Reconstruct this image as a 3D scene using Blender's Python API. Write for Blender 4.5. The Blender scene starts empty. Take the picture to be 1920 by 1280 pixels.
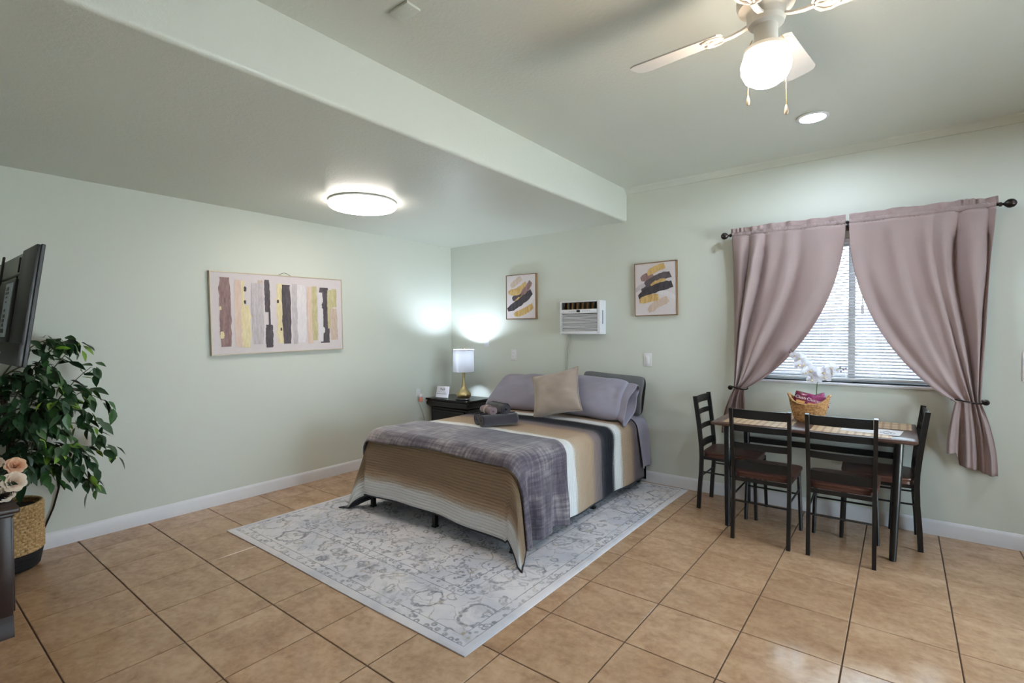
import bpy, bmesh, math, random
from math import sin, cos, pi, radians, hypot, atan2, sqrt
from mathutils import Vector, Matrix, Euler, noise
random.seed(7)
SC = bpy.context.scene
COL = SC.collection

# ------------------------------------------------------------------ camera, world, lights, exposure
cam = bpy.data.cameras.new('camera'); camo = bpy.data.objects.new('camera', cam); COL.objects.link(camo)
cam.sensor_width = 36.0; cam.lens = 17.7085; cam.clip_start = 0.02; cam.clip_end = 60
YAW, PITCH, ROLL = -0.658313, -0.01756258, -0.0049996
_f = Vector((sin(YAW)*cos(PITCH), cos(YAW)*cos(PITCH), sin(PITCH)))
_r = Vector((cos(YAW), -sin(YAW), 0)); _u = _r.cross(_f)
_r2 = _r*cos(ROLL)+_u*sin(ROLL); _u2 = -_r*sin(ROLL)+_u*cos(ROLL)
camo.matrix_world = Matrix(((_r2.x, _u2.x, -_f.x, 4.519), (_r2.y, _u2.y, -_f.y, -4.5866), (_r2.z, _u2.z, -_f.z, 1.4306), (0, 0, 0, 1)))
SC.camera = camo
SC.view_settings.view_transform = 'Standard'; SC.view_settings.look = 'None'
SC.view_settings.exposure = 0.10; SC.view_settings.gamma = 1.0; SC.view_settings.use_curve_mapping = False
SC.cycles.use_denoising = True
SC.cycles.max_bounces = 10; SC.cycles.diffuse_bounces = 6; SC.cycles.glossy_bounces = 4
SC.cycles.transmission_bounces = 8; SC.cycles.transparent_max_bounces = 12
SC.cycles.sample_clamp_indirect = 6.0; SC.cycles.caustics_reflective = False; SC.cycles.caustics_refractive = False
wd = bpy.data.worlds.new('daylight'); SC.world = wd; wd.use_nodes = True
wd.node_tree.nodes['Background'].inputs[0].default_value = (0.70, 0.84, 1.0, 1)
wd.node_tree.nodes['Background'].inputs[1].default_value = 14.0
sun = bpy.data.lights.new('sun', 'SUN'); sun.energy = 190.; sun.color = (.97, .985, 1); sun.angle = .01
suno = bpy.data.objects.new('sun', sun); COL.objects.link(suno); suno.rotation_euler = Vector((.52, .015, -.855)).to_track_quat('-Z', 'Y').to_euler(); suno.location = (-4, -3, 9)
# strengths of the lamps of the room (used in their builders)
L_FLUSH, L_GLOBE, L_RECESS, L_TABLE = 19.0, 75.0, 290.0, 900.0

# ------------------------------------------------------------------ helpers
def S(r, g, b):
    f = lambda c: (c/255/12.92) if c/255 <= .04045 else ((c/255+.055)/1.055)**2.4
    return (f(r), f(g), f(b), 1)

class NT:
    def __init__(s, name):
        s.m = bpy.data.materials.new(name); s.m.use_nodes = True
        s.t = s.m.node_tree; s.t.nodes.clear()
        s.out = s.t.nodes.new('ShaderNodeOutputMaterial')
    def n(s, typ, props=None, **ins):
        nd = s.t.nodes.new(typ)
        for k, v in (props or {}).items(): setattr(nd, k, v)
        for k, v in ins.items():
            key = int(k[1:]) if k[0] == 'i' and k[1:].isdigit() else k.replace('_', ' ')
            s.put(nd.inputs[key], v)
        return nd
    def put(s, sock, v):
        if isinstance(v, bpy.types.NodeSocket): s.t.links.new(v, sock)
        elif isinstance(v, bpy.types.Node): s.t.links.new(v.outputs[0], sock)
        else: sock.default_value = v
    def math(s, op, a, b=0.0, c=0.0, clamp=False):
        return s.n('ShaderNodeMath', dict(operation=op, use_clamp=clamp), i0=a, i1=b, i2=c).outputs[0]
    def mix(s, f, a, b, mode='MIX'):
        nd = s.n('ShaderNodeMix', dict(data_type='RGBA', blend_type=mode), i0=f, i6=a, i7=b); return nd.outputs[2]
    def noise(s, vec, scale, detail=3.0, rough=.5, dist=0.0, out=0):
        return s.n('ShaderNodeTexNoise', Vector=vec, Scale=scale, Detail=detail, Roughness=rough, Distortion=dist).outputs[out]
    def sep(s, vec):
        return s.n('ShaderNodeSeparateXYZ', i0=vec).outputs
    def comb(s, x, y, z=0.0): return s.n('ShaderNodeCombineXYZ', i0=x, i1=y, i2=z).outputs[0]
    def mapr(s, v, a, b, c=0.0, d=1.0):
        return s.n('ShaderNodeMapRange', Value=v, i1=a, i2=b, i3=c, i4=d).outputs[0]
    def ramp(s, f, stops, interp='LINEAR'):
        nd = s.n('ShaderNodeValToRGB', Fac=f); cr = nd.color_ramp; cr.interpolation = interp
        while len(cr.elements) < len(stops): cr.elements.new(.5)
        for e, (p, c) in zip(cr.elements, stops): e.position = p; e.color = c
        return nd.outputs[0]
    def obj(s): return s.n('ShaderNodeTexCoord').outputs['Object']
    def uv(s): return s.n('ShaderNodeTexCoord').outputs['UV']
    def pos(s): return s.n('ShaderNodeNewGeometry').outputs['Position']
    def rnd(s): return s.n('ShaderNodeObjectInfo').outputs['Random']
    def bump(s, h, strength=.3, dist=.01):
        return s.n('ShaderNodeBump', Strength=strength, Distance=dist, Height=h).outputs[0]
    def bsdf(s, color, rough=.5, metal=0.0, normal=None, spec=.5, **kw):
        ins = dict(Base_Color=color, Roughness=rough, Metallic=metal)
        ins['Specular_IOR_Level'] = spec
        if normal is not None: ins['Normal'] = normal
        ins.update(kw)
        nd = s.n('ShaderNodeBsdfPrincipled', **ins); return nd
    def fin(s, shader):
        s.t.links.new(shader if isinstance(shader, bpy.types.NodeSocket) else shader.outputs[0], s.out.inputs[0]); return s.m

def plain(name, c, rough=.5, metal=0., var=.06, scale=14., bump=0., bscale=200., spec=.5, **kw):
    t = NT(name); p = t.obj(); nz = t.noise(p, scale, 4.)
    dark = tuple(x*(1-var*2) for x in c[:3])+(1,); lite = tuple(min(1, x*(1+var*2)) for x in c[:3])+(1,)
    col = t.mix(nz, dark, lite)
    nr = t.bump(t.noise(p, bscale, 2.), bump, .004) if bump else None
    return t.fin(t.bsdf(col, rough, metal, nr, spec, **kw))

def emit(name, c, strength):
    t = NT(name); return t.fin(t.n('ShaderNodeEmission', Color=c, Strength=strength))

class MB:
    """a mesh under construction"""
    def __init__(s): s.bm = bmesh.new(); s.uvl = s.bm.loops.layers.uv.new('UVMap')
    def box(s, lo, hi, bev=0., seg=2, M=None):
        vs = bmesh.ops.create_cube(s.bm, size=1)['verts']
        for v in vs: v.co = Vector([lo[i]+(v.co[i]+.5)*(hi[i]-lo[i]) for i in range(3)])
        if bev:
            es = list({e for v in vs for e in v.link_edges})
            r = bmesh.ops.bevel(s.bm, geom=es, offset=bev, segments=seg, profile=.5, affect='EDGES')
            vs = list({v for f in r['faces'] for v in f.verts} | {v for v in vs if v.is_valid})
        if M is not None:
            for v in vs: v.co = M @ v.co
        return s
    def tube(s, pts, r, n=8, closed=False, flat=None):
        pts = [Vector(p) for p in pts]; N = len(pts)
        rs = r if isinstance(r, (list, tuple)) else [r]*N
        rings = []; prev = None
        for i, p in enumerate(pts):
            if closed: d = pts[(i+1) % N]-pts[i-1]
            else: d = pts[min(i+1, N-1)]-pts[max(i-1, 0)]
            d.normalize()
            if prev is None:
                ref = Vector((0, 0, 1)) if abs(d.z) < .9 else Vector((0, 1, 0))
                a = d.cross(ref).normalized()
            else:
                a = prev-d*prev.dot(d)
                a.normalize()
            prev = a; b = d.cross(a)
            k = flat or 1.
            rings.append([s.bm.verts.new(p+(a*cos(2*pi*j/n)+b*sin(2*pi*j/n)*k)*rs[i]) for j in range(n)])
        M = N if closed else N-1
        for i in range(M):
            A, B = rings[i], rings[(i+1) % N]
            for j in range(n): s.bm.faces.new((A[j], A[(j+1) % n], B[(j+1) % n], B[j]))
        if not closed:
            s.bm.faces.new(list(reversed(rings[0]))); s.bm.faces.new(rings[-1])
        return s
    def bar(s, pts, w, d, side):
        """rectangular bar swept along pts; side = unit vector of width w, depth d across"""
        side = Vector(side); rings = []; pts = [Vector(p) for p in pts]; N = len(pts)
        for i, p in enumerate(pts):
            t = (pts[min(i+1, N-1)]-pts[max(i-1, 0)]).normalized(); o = t.cross(side).normalized()
            rings.append([s.bm.verts.new(p+side*a*w/2+o*b*d/2) for a, b in ((-1, -1), (1, -1), (1, 1), (-1, 1))])
        for i in range(N-1):
            for j in range(4): s.bm.faces.new((rings[i][j], rings[i][(j+1) % 4], rings[i+1][(j+1) % 4], rings[i+1][j]))
        s.bm.faces.new(list(reversed(rings[0]))); s.bm.faces.new(rings[-1]); return s
    def lathe(s, prof, n=24, M=None, fr=None):
        M = M or Matrix(); rings = []
        for r, z in prof:
            if r < 1e-6: rings.append([s.bm.verts.new(M @ Vector((0, 0, z)))]); continue
            rings.append([s.bm.verts.new(M @ Vector(((r*(fr(j, z) if fr else 1))*cos(2*pi*j/n), (r*(fr(j, z) if fr else 1))*sin(2*pi*j/n), z))) for j in range(n)])
        for A, B in zip(rings, rings[1:]):
            for j in range(n):
                k = (j+1) % n
                if len(A) == 1 and len(B) == 1: continue
                if len(A) == 1: s.bm.faces.new((A[0], B[k], B[j]))
                elif len(B) == 1: s.bm.faces.new((A[j], A[k], B[0]))
                else: s.bm.faces.new((A[j], A[k], B[k], B[j]))
        return s
    def grid(s, fn, nu, nv, wrap=False, flip=False):
        """fn(u,v) -> (pos, (U,V)) with u,v in 0..1"""
        V = [[None]*(nv+1) for _ in range(nu+1)]; T = [[None]*(nv+1) for _ in range(nu+1)]
        for i in range(nu+1):
            for j in range(nv+1):
                p, uv = fn(i/nu, j/nv); T[i][j] = uv
                V[i][j] = V[0][j] if (wrap and i == nu) else s.bm.verts.new(p)
        for i in range(nu):
            for j in range(nv):
                q = ((i, j), (i+1, j), (i+1, j+1), (i, j+1))
                if flip: q = q[::-1]
                try: f = s.bm.faces.new([V[a][b] for a, b in q])
                except ValueError: continue
                for l, (a, b) in zip(f.loops, q): l[s.uvl].uv = T[a][b]
        return s
    def poly(s, pts, uv=None):
        f = s.bm.faces.new([s.bm.verts.new(p) for p in pts])
        if uv:
            for l, q in zip(f.loops, uv): l[s.uvl].uv = q
        return s
    def prism(s, pts, thick):
        """closed outline pts (3D, planar) extruded by vector thick"""
        thick = Vector(thick); A = [s.bm.verts.new(p) for p in pts]; B = [s.bm.verts.new(Vector(p)+thick) for p in pts]
        n = len(pts); s.bm.faces.new(A); s.bm.faces.new(list(reversed(B)))
        for i in range(n): s.bm.faces.new((A[i], B[i], B[(i+1) % n], A[(i+1) % n]))
        return s
    def mesh(s, name, M=None, angle=35, fix=True):
        if fix: bmesh.ops.recalc_face_normals(s.bm, faces=s.bm.faces)
        me = bpy.data.meshes.new(name); s.bm.to_mesh(me); s.bm.free()
        if M is not None: me.transform(M)
        if angle is not None:
            for p in me.polygons: p.use_smooth = True
            me.set_sharp_from_angle(angle=radians(angle))
        return me

MW = {}
def thing(name, label, cat, loc=(0, 0, 0), rz=0., group=None):
    o = bpy.data.objects.new(name, None); COL.objects.link(o); o.empty_display_size = .05
    o.location = loc; o.rotation_euler = (0, 0, rz); o['label'] = label; o['category'] = cat
    if group: o['group'] = group
    MW[o.name] = Matrix.Translation(loc) @ Matrix.Rotation(rz, 4, 'Z'); return o
def part(name, mb, mat, parent, local=False, angle=35, label=None, fix=True):
    M = MW[parent.name]
    me = mb.mesh(name, None if local else M.inverted(), angle, fix); me.materials.append(mat)
    o = bpy.data.objects.new(name, me); COL.objects.link(o); o.parent = parent
    MW[o.name] = M
    if label: o['label'] = label
    return o
def single(name, mb, mat, label, cat, group=None, angle=35, fix=True):
    me = mb.mesh(name, None, angle, fix); me.materials.append(mat)
    o = bpy.data.objects.new(name, me); COL.objects.link(o)
    o['label'] = label; o['category'] = cat
    if group: o['group'] = group
    MW[o.name] = Matrix(); return o
def struct(name, mb, mat, parent=None, angle=30):
    me = mb.mesh(name, None, angle); me.materials.append(mat)
    o = bpy.data.objects.new(name, me); COL.objects.link(o); MW[o.name] = Matrix()
    if parent: o.parent = parent
    else: o['kind'] = 'structure'
    return o
def dup(root, loc, rz, label, group=None):
    r = root.copy(); COL.objects.link(r); r.location = loc; r.rotation_euler = (0, 0, rz); r['label'] = label
    if group: r['group'] = group
    for ch in list(root.children):
        c = ch.copy(); COL.objects.link(c); c.parent = r
        for g in ch.children:
            d = g.copy(); COL.objects.link(d); d.parent = c
    return r
def text(name, body, size, mat, parent, M, label=None, align='CENTER', extr=0.0004):
    cu = bpy.data.curves.new(name, 'FONT'); cu.body = body; cu.size = size; cu.align_x = align; cu.align_y = 'CENTER'; cu.extrude = extr
    cu.materials.append(mat); cu.resolution_u = 3
    tmp = bpy.data.objects.new('tmp', cu); me = bpy.data.meshes.new_from_object(tmp); bpy.data.objects.remove(tmp)
    if not me.materials: me.materials.append(mat)
    o = bpy.data.objects.new(name, me); COL.objects.link(o); o.parent = parent
    o.matrix_local = MW[parent.name].inverted() @ M; MW[o.name] = M; return o
def frame_M(c, right, up):
    r = Vector(right).normalized(); u = Vector(up); u = (u-r*u.dot(r)).normalized(); n = r.cross(u)
    return Matrix(((r.x, u.x, n.x, c[0]), (r.y, u.y, n.y, c[1]), (r.z, u.z, n.z, c[2]), (0, 0, 0, 1)))
def smooth01(x): x = max(0., min(1., x)); return x*x*(3-2*x)

# ------------------------------------------------------------------ materials of the room
def paint(name, c, bscale, bstr, rough, big=0.0):
    t = NT(name); p = t.pos()
    col = t.mix(t.noise(p, 1.3, 2.), tuple(x*.97 for x in c[:3])+(1,), tuple(min(1, x*1.03) for x in c[:3])+(1,))
    h = t.noise(p, bscale, 3., .6)
    if big: h = t.math('ADD', h, t.math('MULTIPLY', t.mapr(t.noise(p, bscale*.35, 2.), .45, .6), big))
    return t.fin(t.bsdf(col, rough, 0., t.bump(h, bstr, .004), .45))
WALLC = S(210, 213, 204)
M_wall = paint('wall_paint', WALLC, 90, .12, .5)
M_ceil = paint('ceiling_paint', S(213, 215, 207), 150, .20, .33, .5)
M_trim = plain('white_trim_paint', S(222, 220, 224), .35, var=.02)
M_white = plain('white_plastic', S(232, 232, 234), .35, var=.01)
M_black = plain('black_metal', S(13, 13, 15), .33, var=.1, spec=.5)

# ------------------------------------------------------------------ setting
XR, YF, YF2, HL, HH, BX = 6.6, -4.68, -6.4, 2.504, 2.814, 2.392
TX, TY, GX0, GY0 = .405, .41171, .27587, -4.09926
WX0, WX1, WZ0, WZ1, WT = 3.50, 4.90, 1.035, 2.14, .17     # window opening

def tile_mat():
    t = NT('ceramic_tile'); p = t.pos(); r = t.rnd()
    off = t.n('ShaderNodeVectorMath', dict(operation='ADD'), i0=p, i1=t.comb(t.math('MULTIPLY', r, 37.), t.math('MULTIPLY', r, 91.), 0.)).outputs[0]
    st = t.n('ShaderNodeVectorMath', dict(operation='MULTIPLY'), i0=off, i1=(.8, 1.25, 1.)).outputs[0]
    a = t.noise(st, 5.5, 6., .62, .4); b = t.noise(off, 26., 5., .6, .3); c = t.noise(off, 2.2, 2.)
    f = t.math('ADD', t.math('MULTIPLY', a, .6), t.math('MULTIPLY', b, .4))
    col = t.ramp(f, [(.30, S(144, 109, 84)), (.45, S(177, 141, 111)), (.56, S(194, 159, 128)), (.72, S(208, 177, 147))])
    col = t.mix(t.math('MULTIPLY', c, .35), col, S(148, 114, 84), 'MIX')
    col = t.mix(t.math('MULTIPLY', r, .16), col, S(120, 92, 68), 'MIX')
    rough = t.mapr(a, .3, .7, .10, .20)
    return t.fin(t.bsdf(col, rough, 0., t.bump(t.noise(off, 9., 3.), .12, .006), .5))
M_tile = tile_mat()
M_grout = plain('dark_grout', S(84, 62, 50), .8, var=.1, scale=40)
mb = MB(); mb.box((-.2, YF2-.2, -.10), (XR+.2, .2, -.004)); floor = struct('floor', mb, M_grout)
_tm = {}
def tile(x0, x1, y0, y1):
    w, d = round(x1-x0, 4), round(y1-y0, 4)
    if w < .02 or d < .02: return
    if (w, d) not in _tm:
        b = MB(); g, c = .0028, .0022; a = [(g, g), (w-g, g), (w-g, d-g), (g, d-g)]; i = [(g+c, g+c), (w-g-c, g+c), (w-g-c, d-g-c), (g+c, d-g-c)]
        lo = [b.bm.verts.new((x, y, -.004)) for x, y in a]; mi = [b.bm.verts.new((x, y, -.0015)) for x, y in a]; hi = [b.bm.verts.new((x, y, 0)) for x, y in i]
        b.bm.faces.new(hi)
        for k in range(4):
            l = (k+1) % 4; b.bm.faces.new((lo[k], lo[l], mi[l], mi[k])); b.bm.faces.new((mi[k], mi[l], hi[l], hi[k]))
        me = b.mesh('tile', None, None); me.materials.append(M_tile); _tm[(w, d)] = me
    o = bpy.data.objects.new('tile', _tm[(w, d)]); COL.objects.link(o); o.parent = floor; o.location = (x0, y0, 0)
xs = [GX0+TX*i for i in range(-1, 18)]; ys = [GY0+TY*j for j in range(-6, 11)]
xs = [max(0., min(XR, x)) for x in xs]; ys = [max(YF2, min(0., y)) for y in ys]
for x0, x1 in zip(xs, xs[1:]):
    for y0, y1 in zip(ys, ys[1:]):
        if x1 <= 3.02 and y1 <= YF: continue
        tile(x0, x1, y0 if x1 > 3.02 else max(y0, YF), y1)

mb = MB(); mb.box((-.16, YF-.1, -.1), (0, .17, HH+.1)); struct('wall_left', mb, M_wall)
mb = MB()                                                            # back wall with the window opening
mb.box((-.0, 0, -.1), (WX0, WT, HH+.1)); mb.box((WX1, 0, -.1), (XR+.16, WT, HH+.1))
mb.box((WX0, 0, -.1), (WX1, WT, WZ0)); mb.box((WX0, 0, WZ1), (WX1, WT, HH+.1)); struct('wall_back', mb, M_wall)
SY0, SY1, SZ1 = -2.95, -.85, 2.06                                     # sliding glass door in the right wall
mb = MB(); mb.box((XR, YF2, -.1), (XR+.16, SY0, HH+.1)); mb.box((XR, SY1, -.1), (XR+.16, 0, HH+.1)); mb.box((XR, SY0, SZ1), (XR+.16, SY1, HH+.1)); mb.box((XR, SY0, -.1), (XR+.16, SY1, 0)); struct('wall_right', mb, M_wall)
mb = MB(); mb.box((0, YF-.12, -.1), (3.0, YF, HH+.1)); mb.box((2.88, YF2, -.1), (3.0, YF-.12, HH+.1)); struct('wall_front', mb, M_wall)
mb = MB(); mb.box((2.88, YF2-.14, -.1), (XR+.16, YF2, HH+.1)); struct('wall_rear', mb, M_wall)
mb = MB(); mb.box((-.16, YF2-.14, HH), (XR+.16, WT, HH+.12)); struct('ceiling', mb, M_ceil)
mb = MB()                                                            # dropped soffit with a rounded lower edge
rr = .022; prof = [(0, HL), (BX-rr, HL)]+[(BX-rr+rr*sin(a), HL+rr-rr*cos(a)) for a in [pi/2*k/6 for k in range(1, 7)]]+[(BX, HH), (0, HH)]
mb.prism([(x, YF, z) for x, z in prof], (0, -YF, 0)); struct('ceiling_low', mb, M_ceil)
mb = MB()                                                            # cove between upper ceiling and back wall
R_ = .05; prof = [(0, HH), (0, HH-R_)]+[(-R_+R_*cos(a), HH-R_+R_*sin(a)) for a in [pi/2*k/6 for k in range(0, 7)]]
mb.prism([(BX, y, z) for y, z in [(0, HH), (0, HH-R_*1.0), (-.012, HH-R_), (-.016, HH-R_+.012), (-.03, HH-.024), (-R_+.004, HH-.012), (-R_, HH)]], (XR-BX, 0, 0)); struct('trim_1', mb, M_wall)
def baseboard(name, p0, p1, nrm, h=.105, t=.014):
    p0, p1, nrm = Vector(p0), Vector(p1), Vector(nrm); b = MB()
    pr = [(0, 0), (t, 0), (t, h-.022), (t*.8, h-.012), (t*.45, h-.004), (t*.3, h), (0, h)]
    b.prism([p0+nrm*a+Vector((0, 0, z)) for a, z in pr], p1-p0); struct(name, b, M_trim)
baseboard('baseboard_left', (0, YF, 0), (0, 0, 0), (1, 0, 0)); baseboard('baseboard_back', (.014, 0, 0), (XR, 0, 0), (0, -1, 0))
baseboard('baseboard_right', (XR, YF2, 0), (XR, SY0, 0), (-1, 0, 0)); baseboard('baseboard_right', (XR, SY1, 0), (XR, -.014, 0), (-1, 0, 0)); baseboard('baseboard_front', (.014, YF, 0), (3.0, YF, 0), (0, 1, 0))

# window: frame, two sashes, panes, sill
def vinyl(): return plain('white_vinyl', S(235, 236, 238), .4, var=.01)
M_vinyl = vinyl()
def glass_mat():
    t = NT('window_glass'); fr = t.n('ShaderNodeFresnel', IOR=1.5)
    return t.fin(t.n('ShaderNodeMixShader', i0=fr.outputs[0], i1=t.n('ShaderNodeBsdfTransparent', Color=(.93, .97, .96, 1)).outputs[0], i2=t.n('ShaderNodeBsdfGlossy', Roughness=.02).outputs[0]))
M_glass = glass_mat()
YW = .115
mb = MB()
for lo, hi in (((WX0, YW, WZ0), (WX1, YW+.05, WZ0+.022)), ((WX0, YW, WZ1-.022), (WX1, YW+.05, WZ1)), ((WX0, YW, WZ0+.022), (WX0+.04, YW+.05, WZ1-.022)), ((WX1-.04, YW, WZ0+.022), (WX1, YW+.05, WZ1-.022))): mb.box(lo, hi, .003, 1)
win = struct('window_1', mb, M_vinyl)
def sash(x0, x1, y):
    b = MB(); w = .045; z0, z1 = WZ0+.024, WZ1-.024
    b.box((x0, y, z0), (x0+w, y+.024, z1), .003, 1); b.box((x1-w, y, z0), (x1, y+.024, z1), .003, 1)
    b.box((x0+w, y, z0), (x1-w, y+.024, z0+.026), .003, 1); b.box((x0+w, y, z1-.026), (x1-w, y+.024, z1), .003, 1)
    s_ = struct('sash', b, M_vinyl, win)
    g = MB(); g.box((x0+w, y+.010, z0+.026), (x1-w, y+.014, z1-.026)); struct('pane', g, M_glass, s_)
sash(WX0+.042, 4.235, YW+.004); sash(4.190, WX1-.042, YW+.029)
mb = MB(); mb.box((WX0-.03, -.022, WZ0-.022), (WX1+.03, YW, WZ0), .008, 3); o = struct('window_sill', mb, M_trim)
mb = MB(); xd = XR+.05
for lo, hi in (((xd, SY0, 0), (xd+.08, SY0+.05, SZ1)), ((xd, SY1-.05, 0), (xd+.08, SY1, SZ1)), ((xd, SY0+.05, SZ1-.05), (xd+.08, SY1-.05, SZ1)), ((xd, SY0+.05, 0), (xd+.08, SY1-.05, .03))): mb.box(lo, hi, .003, 1)
door = struct('door_1', mb, M_vinyl); ymid = (SY0+SY1)/2
for y0, y1, dx in ((SY0+.05, ymid+.03, .008), (ymid-.03, SY1-.05, .044)):
    b = MB(); w = .06; x0 = xd+dx; x1 = x0+.03
    b.box((x0, y0, .032), (x1, y0+w, SZ1-.052), .003, 1); b.box((x0, y1-w, .032), (x1, y1, SZ1-.052), .003, 1); b.box((x0, y0+w, .032), (x1, y1-w, .032+.09), .003, 1); b.box((x0, y0+w, SZ1-.052-w), (x1, y1-w, SZ1-.052), .003, 1)
    s_ = struct('door_leaf', b, M_vinyl, door)
    g = MB(); g.box((x0+.012, y0+w, .122), (x0+.018, y1-w, SZ1-.052-w)); struct('pane', g, M_glass, s_)
# what stands outside the window: ground and a pale neighbouring wall
M_siding = plain('grey_siding_paint', S(104, 98, 118), .7)
mb = MB(); mb.box((-6, WT, -.4), (XR+.16, 14, -.3)); struct('ground_outside', mb, plain('dark_soil', S(84, 88, 66), .9))
mb = MB(); mb.box((XR+.16, -14, -.4), (30, 14, -.3)); struct('bounce_patio', mb, plain('pale_concrete', S(200, 200, 198), .9))  # unseen patio, added pale to bounce sunlight up to the ceiling
mb = MB(); mb.box((-1, 4.2, -.3), (6.4, 4.4, 1.75)); wo = struct('wall_outside', mb, M_siding)
for k in range(13):
    b = MB(); z = -.3+k*.158
    b.prism([(-1, 4.2, z), (-1, 4.178, z), (-1, 4.192, z+.155), (-1, 4.2, z+.155)], (7.4, 0, 0)); struct('plank', b, M_siding, wo)

# ------------------------------------------------------------------ ceiling fittings
# flush LED light
FC = (1.045, -2.07)
t = thing('ceiling_light', 'round white flush ceiling light glowing on the low ceiling above the bed', 'ceiling light', (FC[0], FC[1], HL))
Mt = Matrix.Translation((FC[0], FC[1], HL))
mb = MB(); mb.lathe([(0, 0), (.245, 0), (.262, -.004), (.268, -.010), (.268, -.018), (.262, -.021), (.0, -.021)], 56, Mt); part('base', mb, M_white, t)
mb = MB(); mb.lathe([(.258, -.021), (.265, -.024), (.265, -.046), (.25, -.058), (.20, -.065), (.10, -.068), (0, -.069)], 56, Mt)
part('diffuser', mb, emit('led_diffuser_glow', (1, .92, .84, 1), L_FLUSH), t)
# recessed downlights: the one in view, and two added unseen to brighten the room
def recess(x, y, label):
    t = thing('recessed_light', label, 'downlight', (x, y, HH)); M = Matrix.Translation((x, y, HH))
    mb = MB(); mb.lathe([(.078, 0), (.092, -.002), (.094, -.006), (.088, -.010), (.074, -.010), (.072, -.002), (.078, 0)], 40, M); part('trim_ring', mb, M_white, t)
    mb = MB(); mb.lathe([(.074, -.004), (.05, -.0065), (0, -.007)], 40, M); part('lens', mb, M_recess, t)
M_recess = emit('downlight_glow', (.72, .85, 1, 1), L_RECESS)
recess(4.055, -.80, 'round recessed downlight glowing in the ceiling before the window wall')
recess(4.3, -5.3, 'added unseen downlight in the ceiling close to the rear wall')
recess(5.85, -.80, 'added unseen downlight in the ceiling near the right wall')
# blank cover plate on the ceiling
mb = MB(); mb.box((2.766, -3.176, HH-.012), (2.886, -3.10, HH), .004, 2)
t = thing('cover_plate', 'small blank white cover plate on the upper ceiling beside the beam', 'cover plate', (2.826, -3.138, HH))
part('plate', mb, plain('painted_plate', S(205, 210, 200), .4), t)
for dx in (-.04, .04):
    mb = MB(); mb.lathe([(0, -.0135), (.003, -.013), (.0035, -.012), (0, -.0115)], 10, Matrix.Translation((2.826+dx, -3.138, HH)))
    part('screw', mb, M_white, t)

# ceiling fan
FX, FY, FZ = 4.115, -2.52, 2.575
t = thing('ceiling_fan', 'white four bladed ceiling fan with a lit glass globe and pull chains', 'ceiling fan', (FX, FY, HH))
M_fan = plain('white_fan_enamel', S(226, 220, 212), .4, var=.02)
MF = Matrix.Translation((FX, FY, 0))
mb = MB(); mb.lathe([(0, HH), (.066, HH), (.07, HH-.02), (.064, HH-.03), (.064, HH-.05), (.02, HH-.056), (.02, HH-.07), (0, HH-.07)], 36, MF); part('canopy', mb, M_fan, t)
mb = MB(); mb.lathe([(0, HH-.066), (.05, HH-.066), (.088, HH-.078), (.096, HH-.10), (.096, HH-.15), (.101, HH-.155), (.101, HH-.17), (.094, HH-.19), (.070, HH-.203), (.066, HH-.21), (.066, HH-.235), (.045, HH-.245), (0, HH-.245)], 40, MF); part('motor', mb, M_fan, t)
def blade(a):
    M = Matrix.Translation((FX, FY, FZ)) @ Matrix.Rotation(radians(a), 4, 'Z')
    P = M @ Matrix.Rotation(radians(-12), 4, 'X')
    r0, r1, w0, w1 = .165, .535, .050, .066
    out = [(r0, -w0), (r0+.25, -w1+.004), (r1-.03, -w1), (r1-.008, -w1+.012), (r1, -w1+.035), (r1, w1-.035), (r1-.008, w1-.012), (r1-.03, w1), (r0+.25, w1-.004), (r0, w0), (r0-.012, w0-.018), (r0-.012, -w0+.018)]
    b = MB(); b.prism([P @ Vector((x, y, .0)) for x, y in out], P.to_3x3() @ Vector((0, 0, .006))); bl = part('blade', b, M_blade, t)
    b = MB()                                                          # scrolled iron under the blade root
    pts = [(.055, 0, .008), (.085, 0, -.002), (.12, 0, -.008), (.155, 0, -.008)]
    b.bar([M @ Vector(p) for p in pts], .018, .008, M.to_3x3() @ Vector((0, 1, 0)))
    for sgn in (-1, 1):
        sc = [(.150, 0), (.158, .022*sgn), (.175, .040*sgn), (.20, .046*sgn), (.222, .038*sgn), (.228, .024*sgn), (.216, .014*sgn), (.204, .020*sgn)]
        b.tube([P @ Vector((x, y, -.004)) for x, y in sc], .0048, 6)
        b.tube([P @ Vector((x, y*sgn, -.004)) for x, y in ((.158, .004), (.18, .012), (.2, .008), (.215, .0))], .0045, 6)
    part('blade_iron', b, M_fan, bl)
M_blade = plain('white_fan_blade', S(206, 204, 204), .38, var=.02)
for a in (86, 176, 266, 356): blade(a)
mb = MB(); mb.lathe([(0, FZ+.03), (.062, FZ+.03), (.066, FZ+.005), (.060, FZ-.012), (.042, FZ-.020), (.040, FZ-.04), (.040, FZ-.085), (.06, FZ-.092), (.074, FZ-.10), (.074, FZ-.112), (.05, FZ-.112), (0, FZ-.10)], 36, MF); part('light_fitter', mb, M_fan, t)
mb = MB(); mb.lathe([(.045, FZ-.108), (.06, FZ-.114), (.078, FZ-.13), (.086, FZ-.155), (.084, FZ-.18), (.07, FZ-.21), (.045, FZ-.228), (.02, FZ-.236), (0, FZ-.238)], 36, MF)
part('glass_globe', mb, emit('warm_globe_glow', (1, .82, .62, 1), L_GLOBE), t)
M_brass = plain('pale_brass', S(200, 170, 120), .3, 1.)
M_chain = plain('white_chain_metal', S(225, 205, 185), .35, .6)
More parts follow.
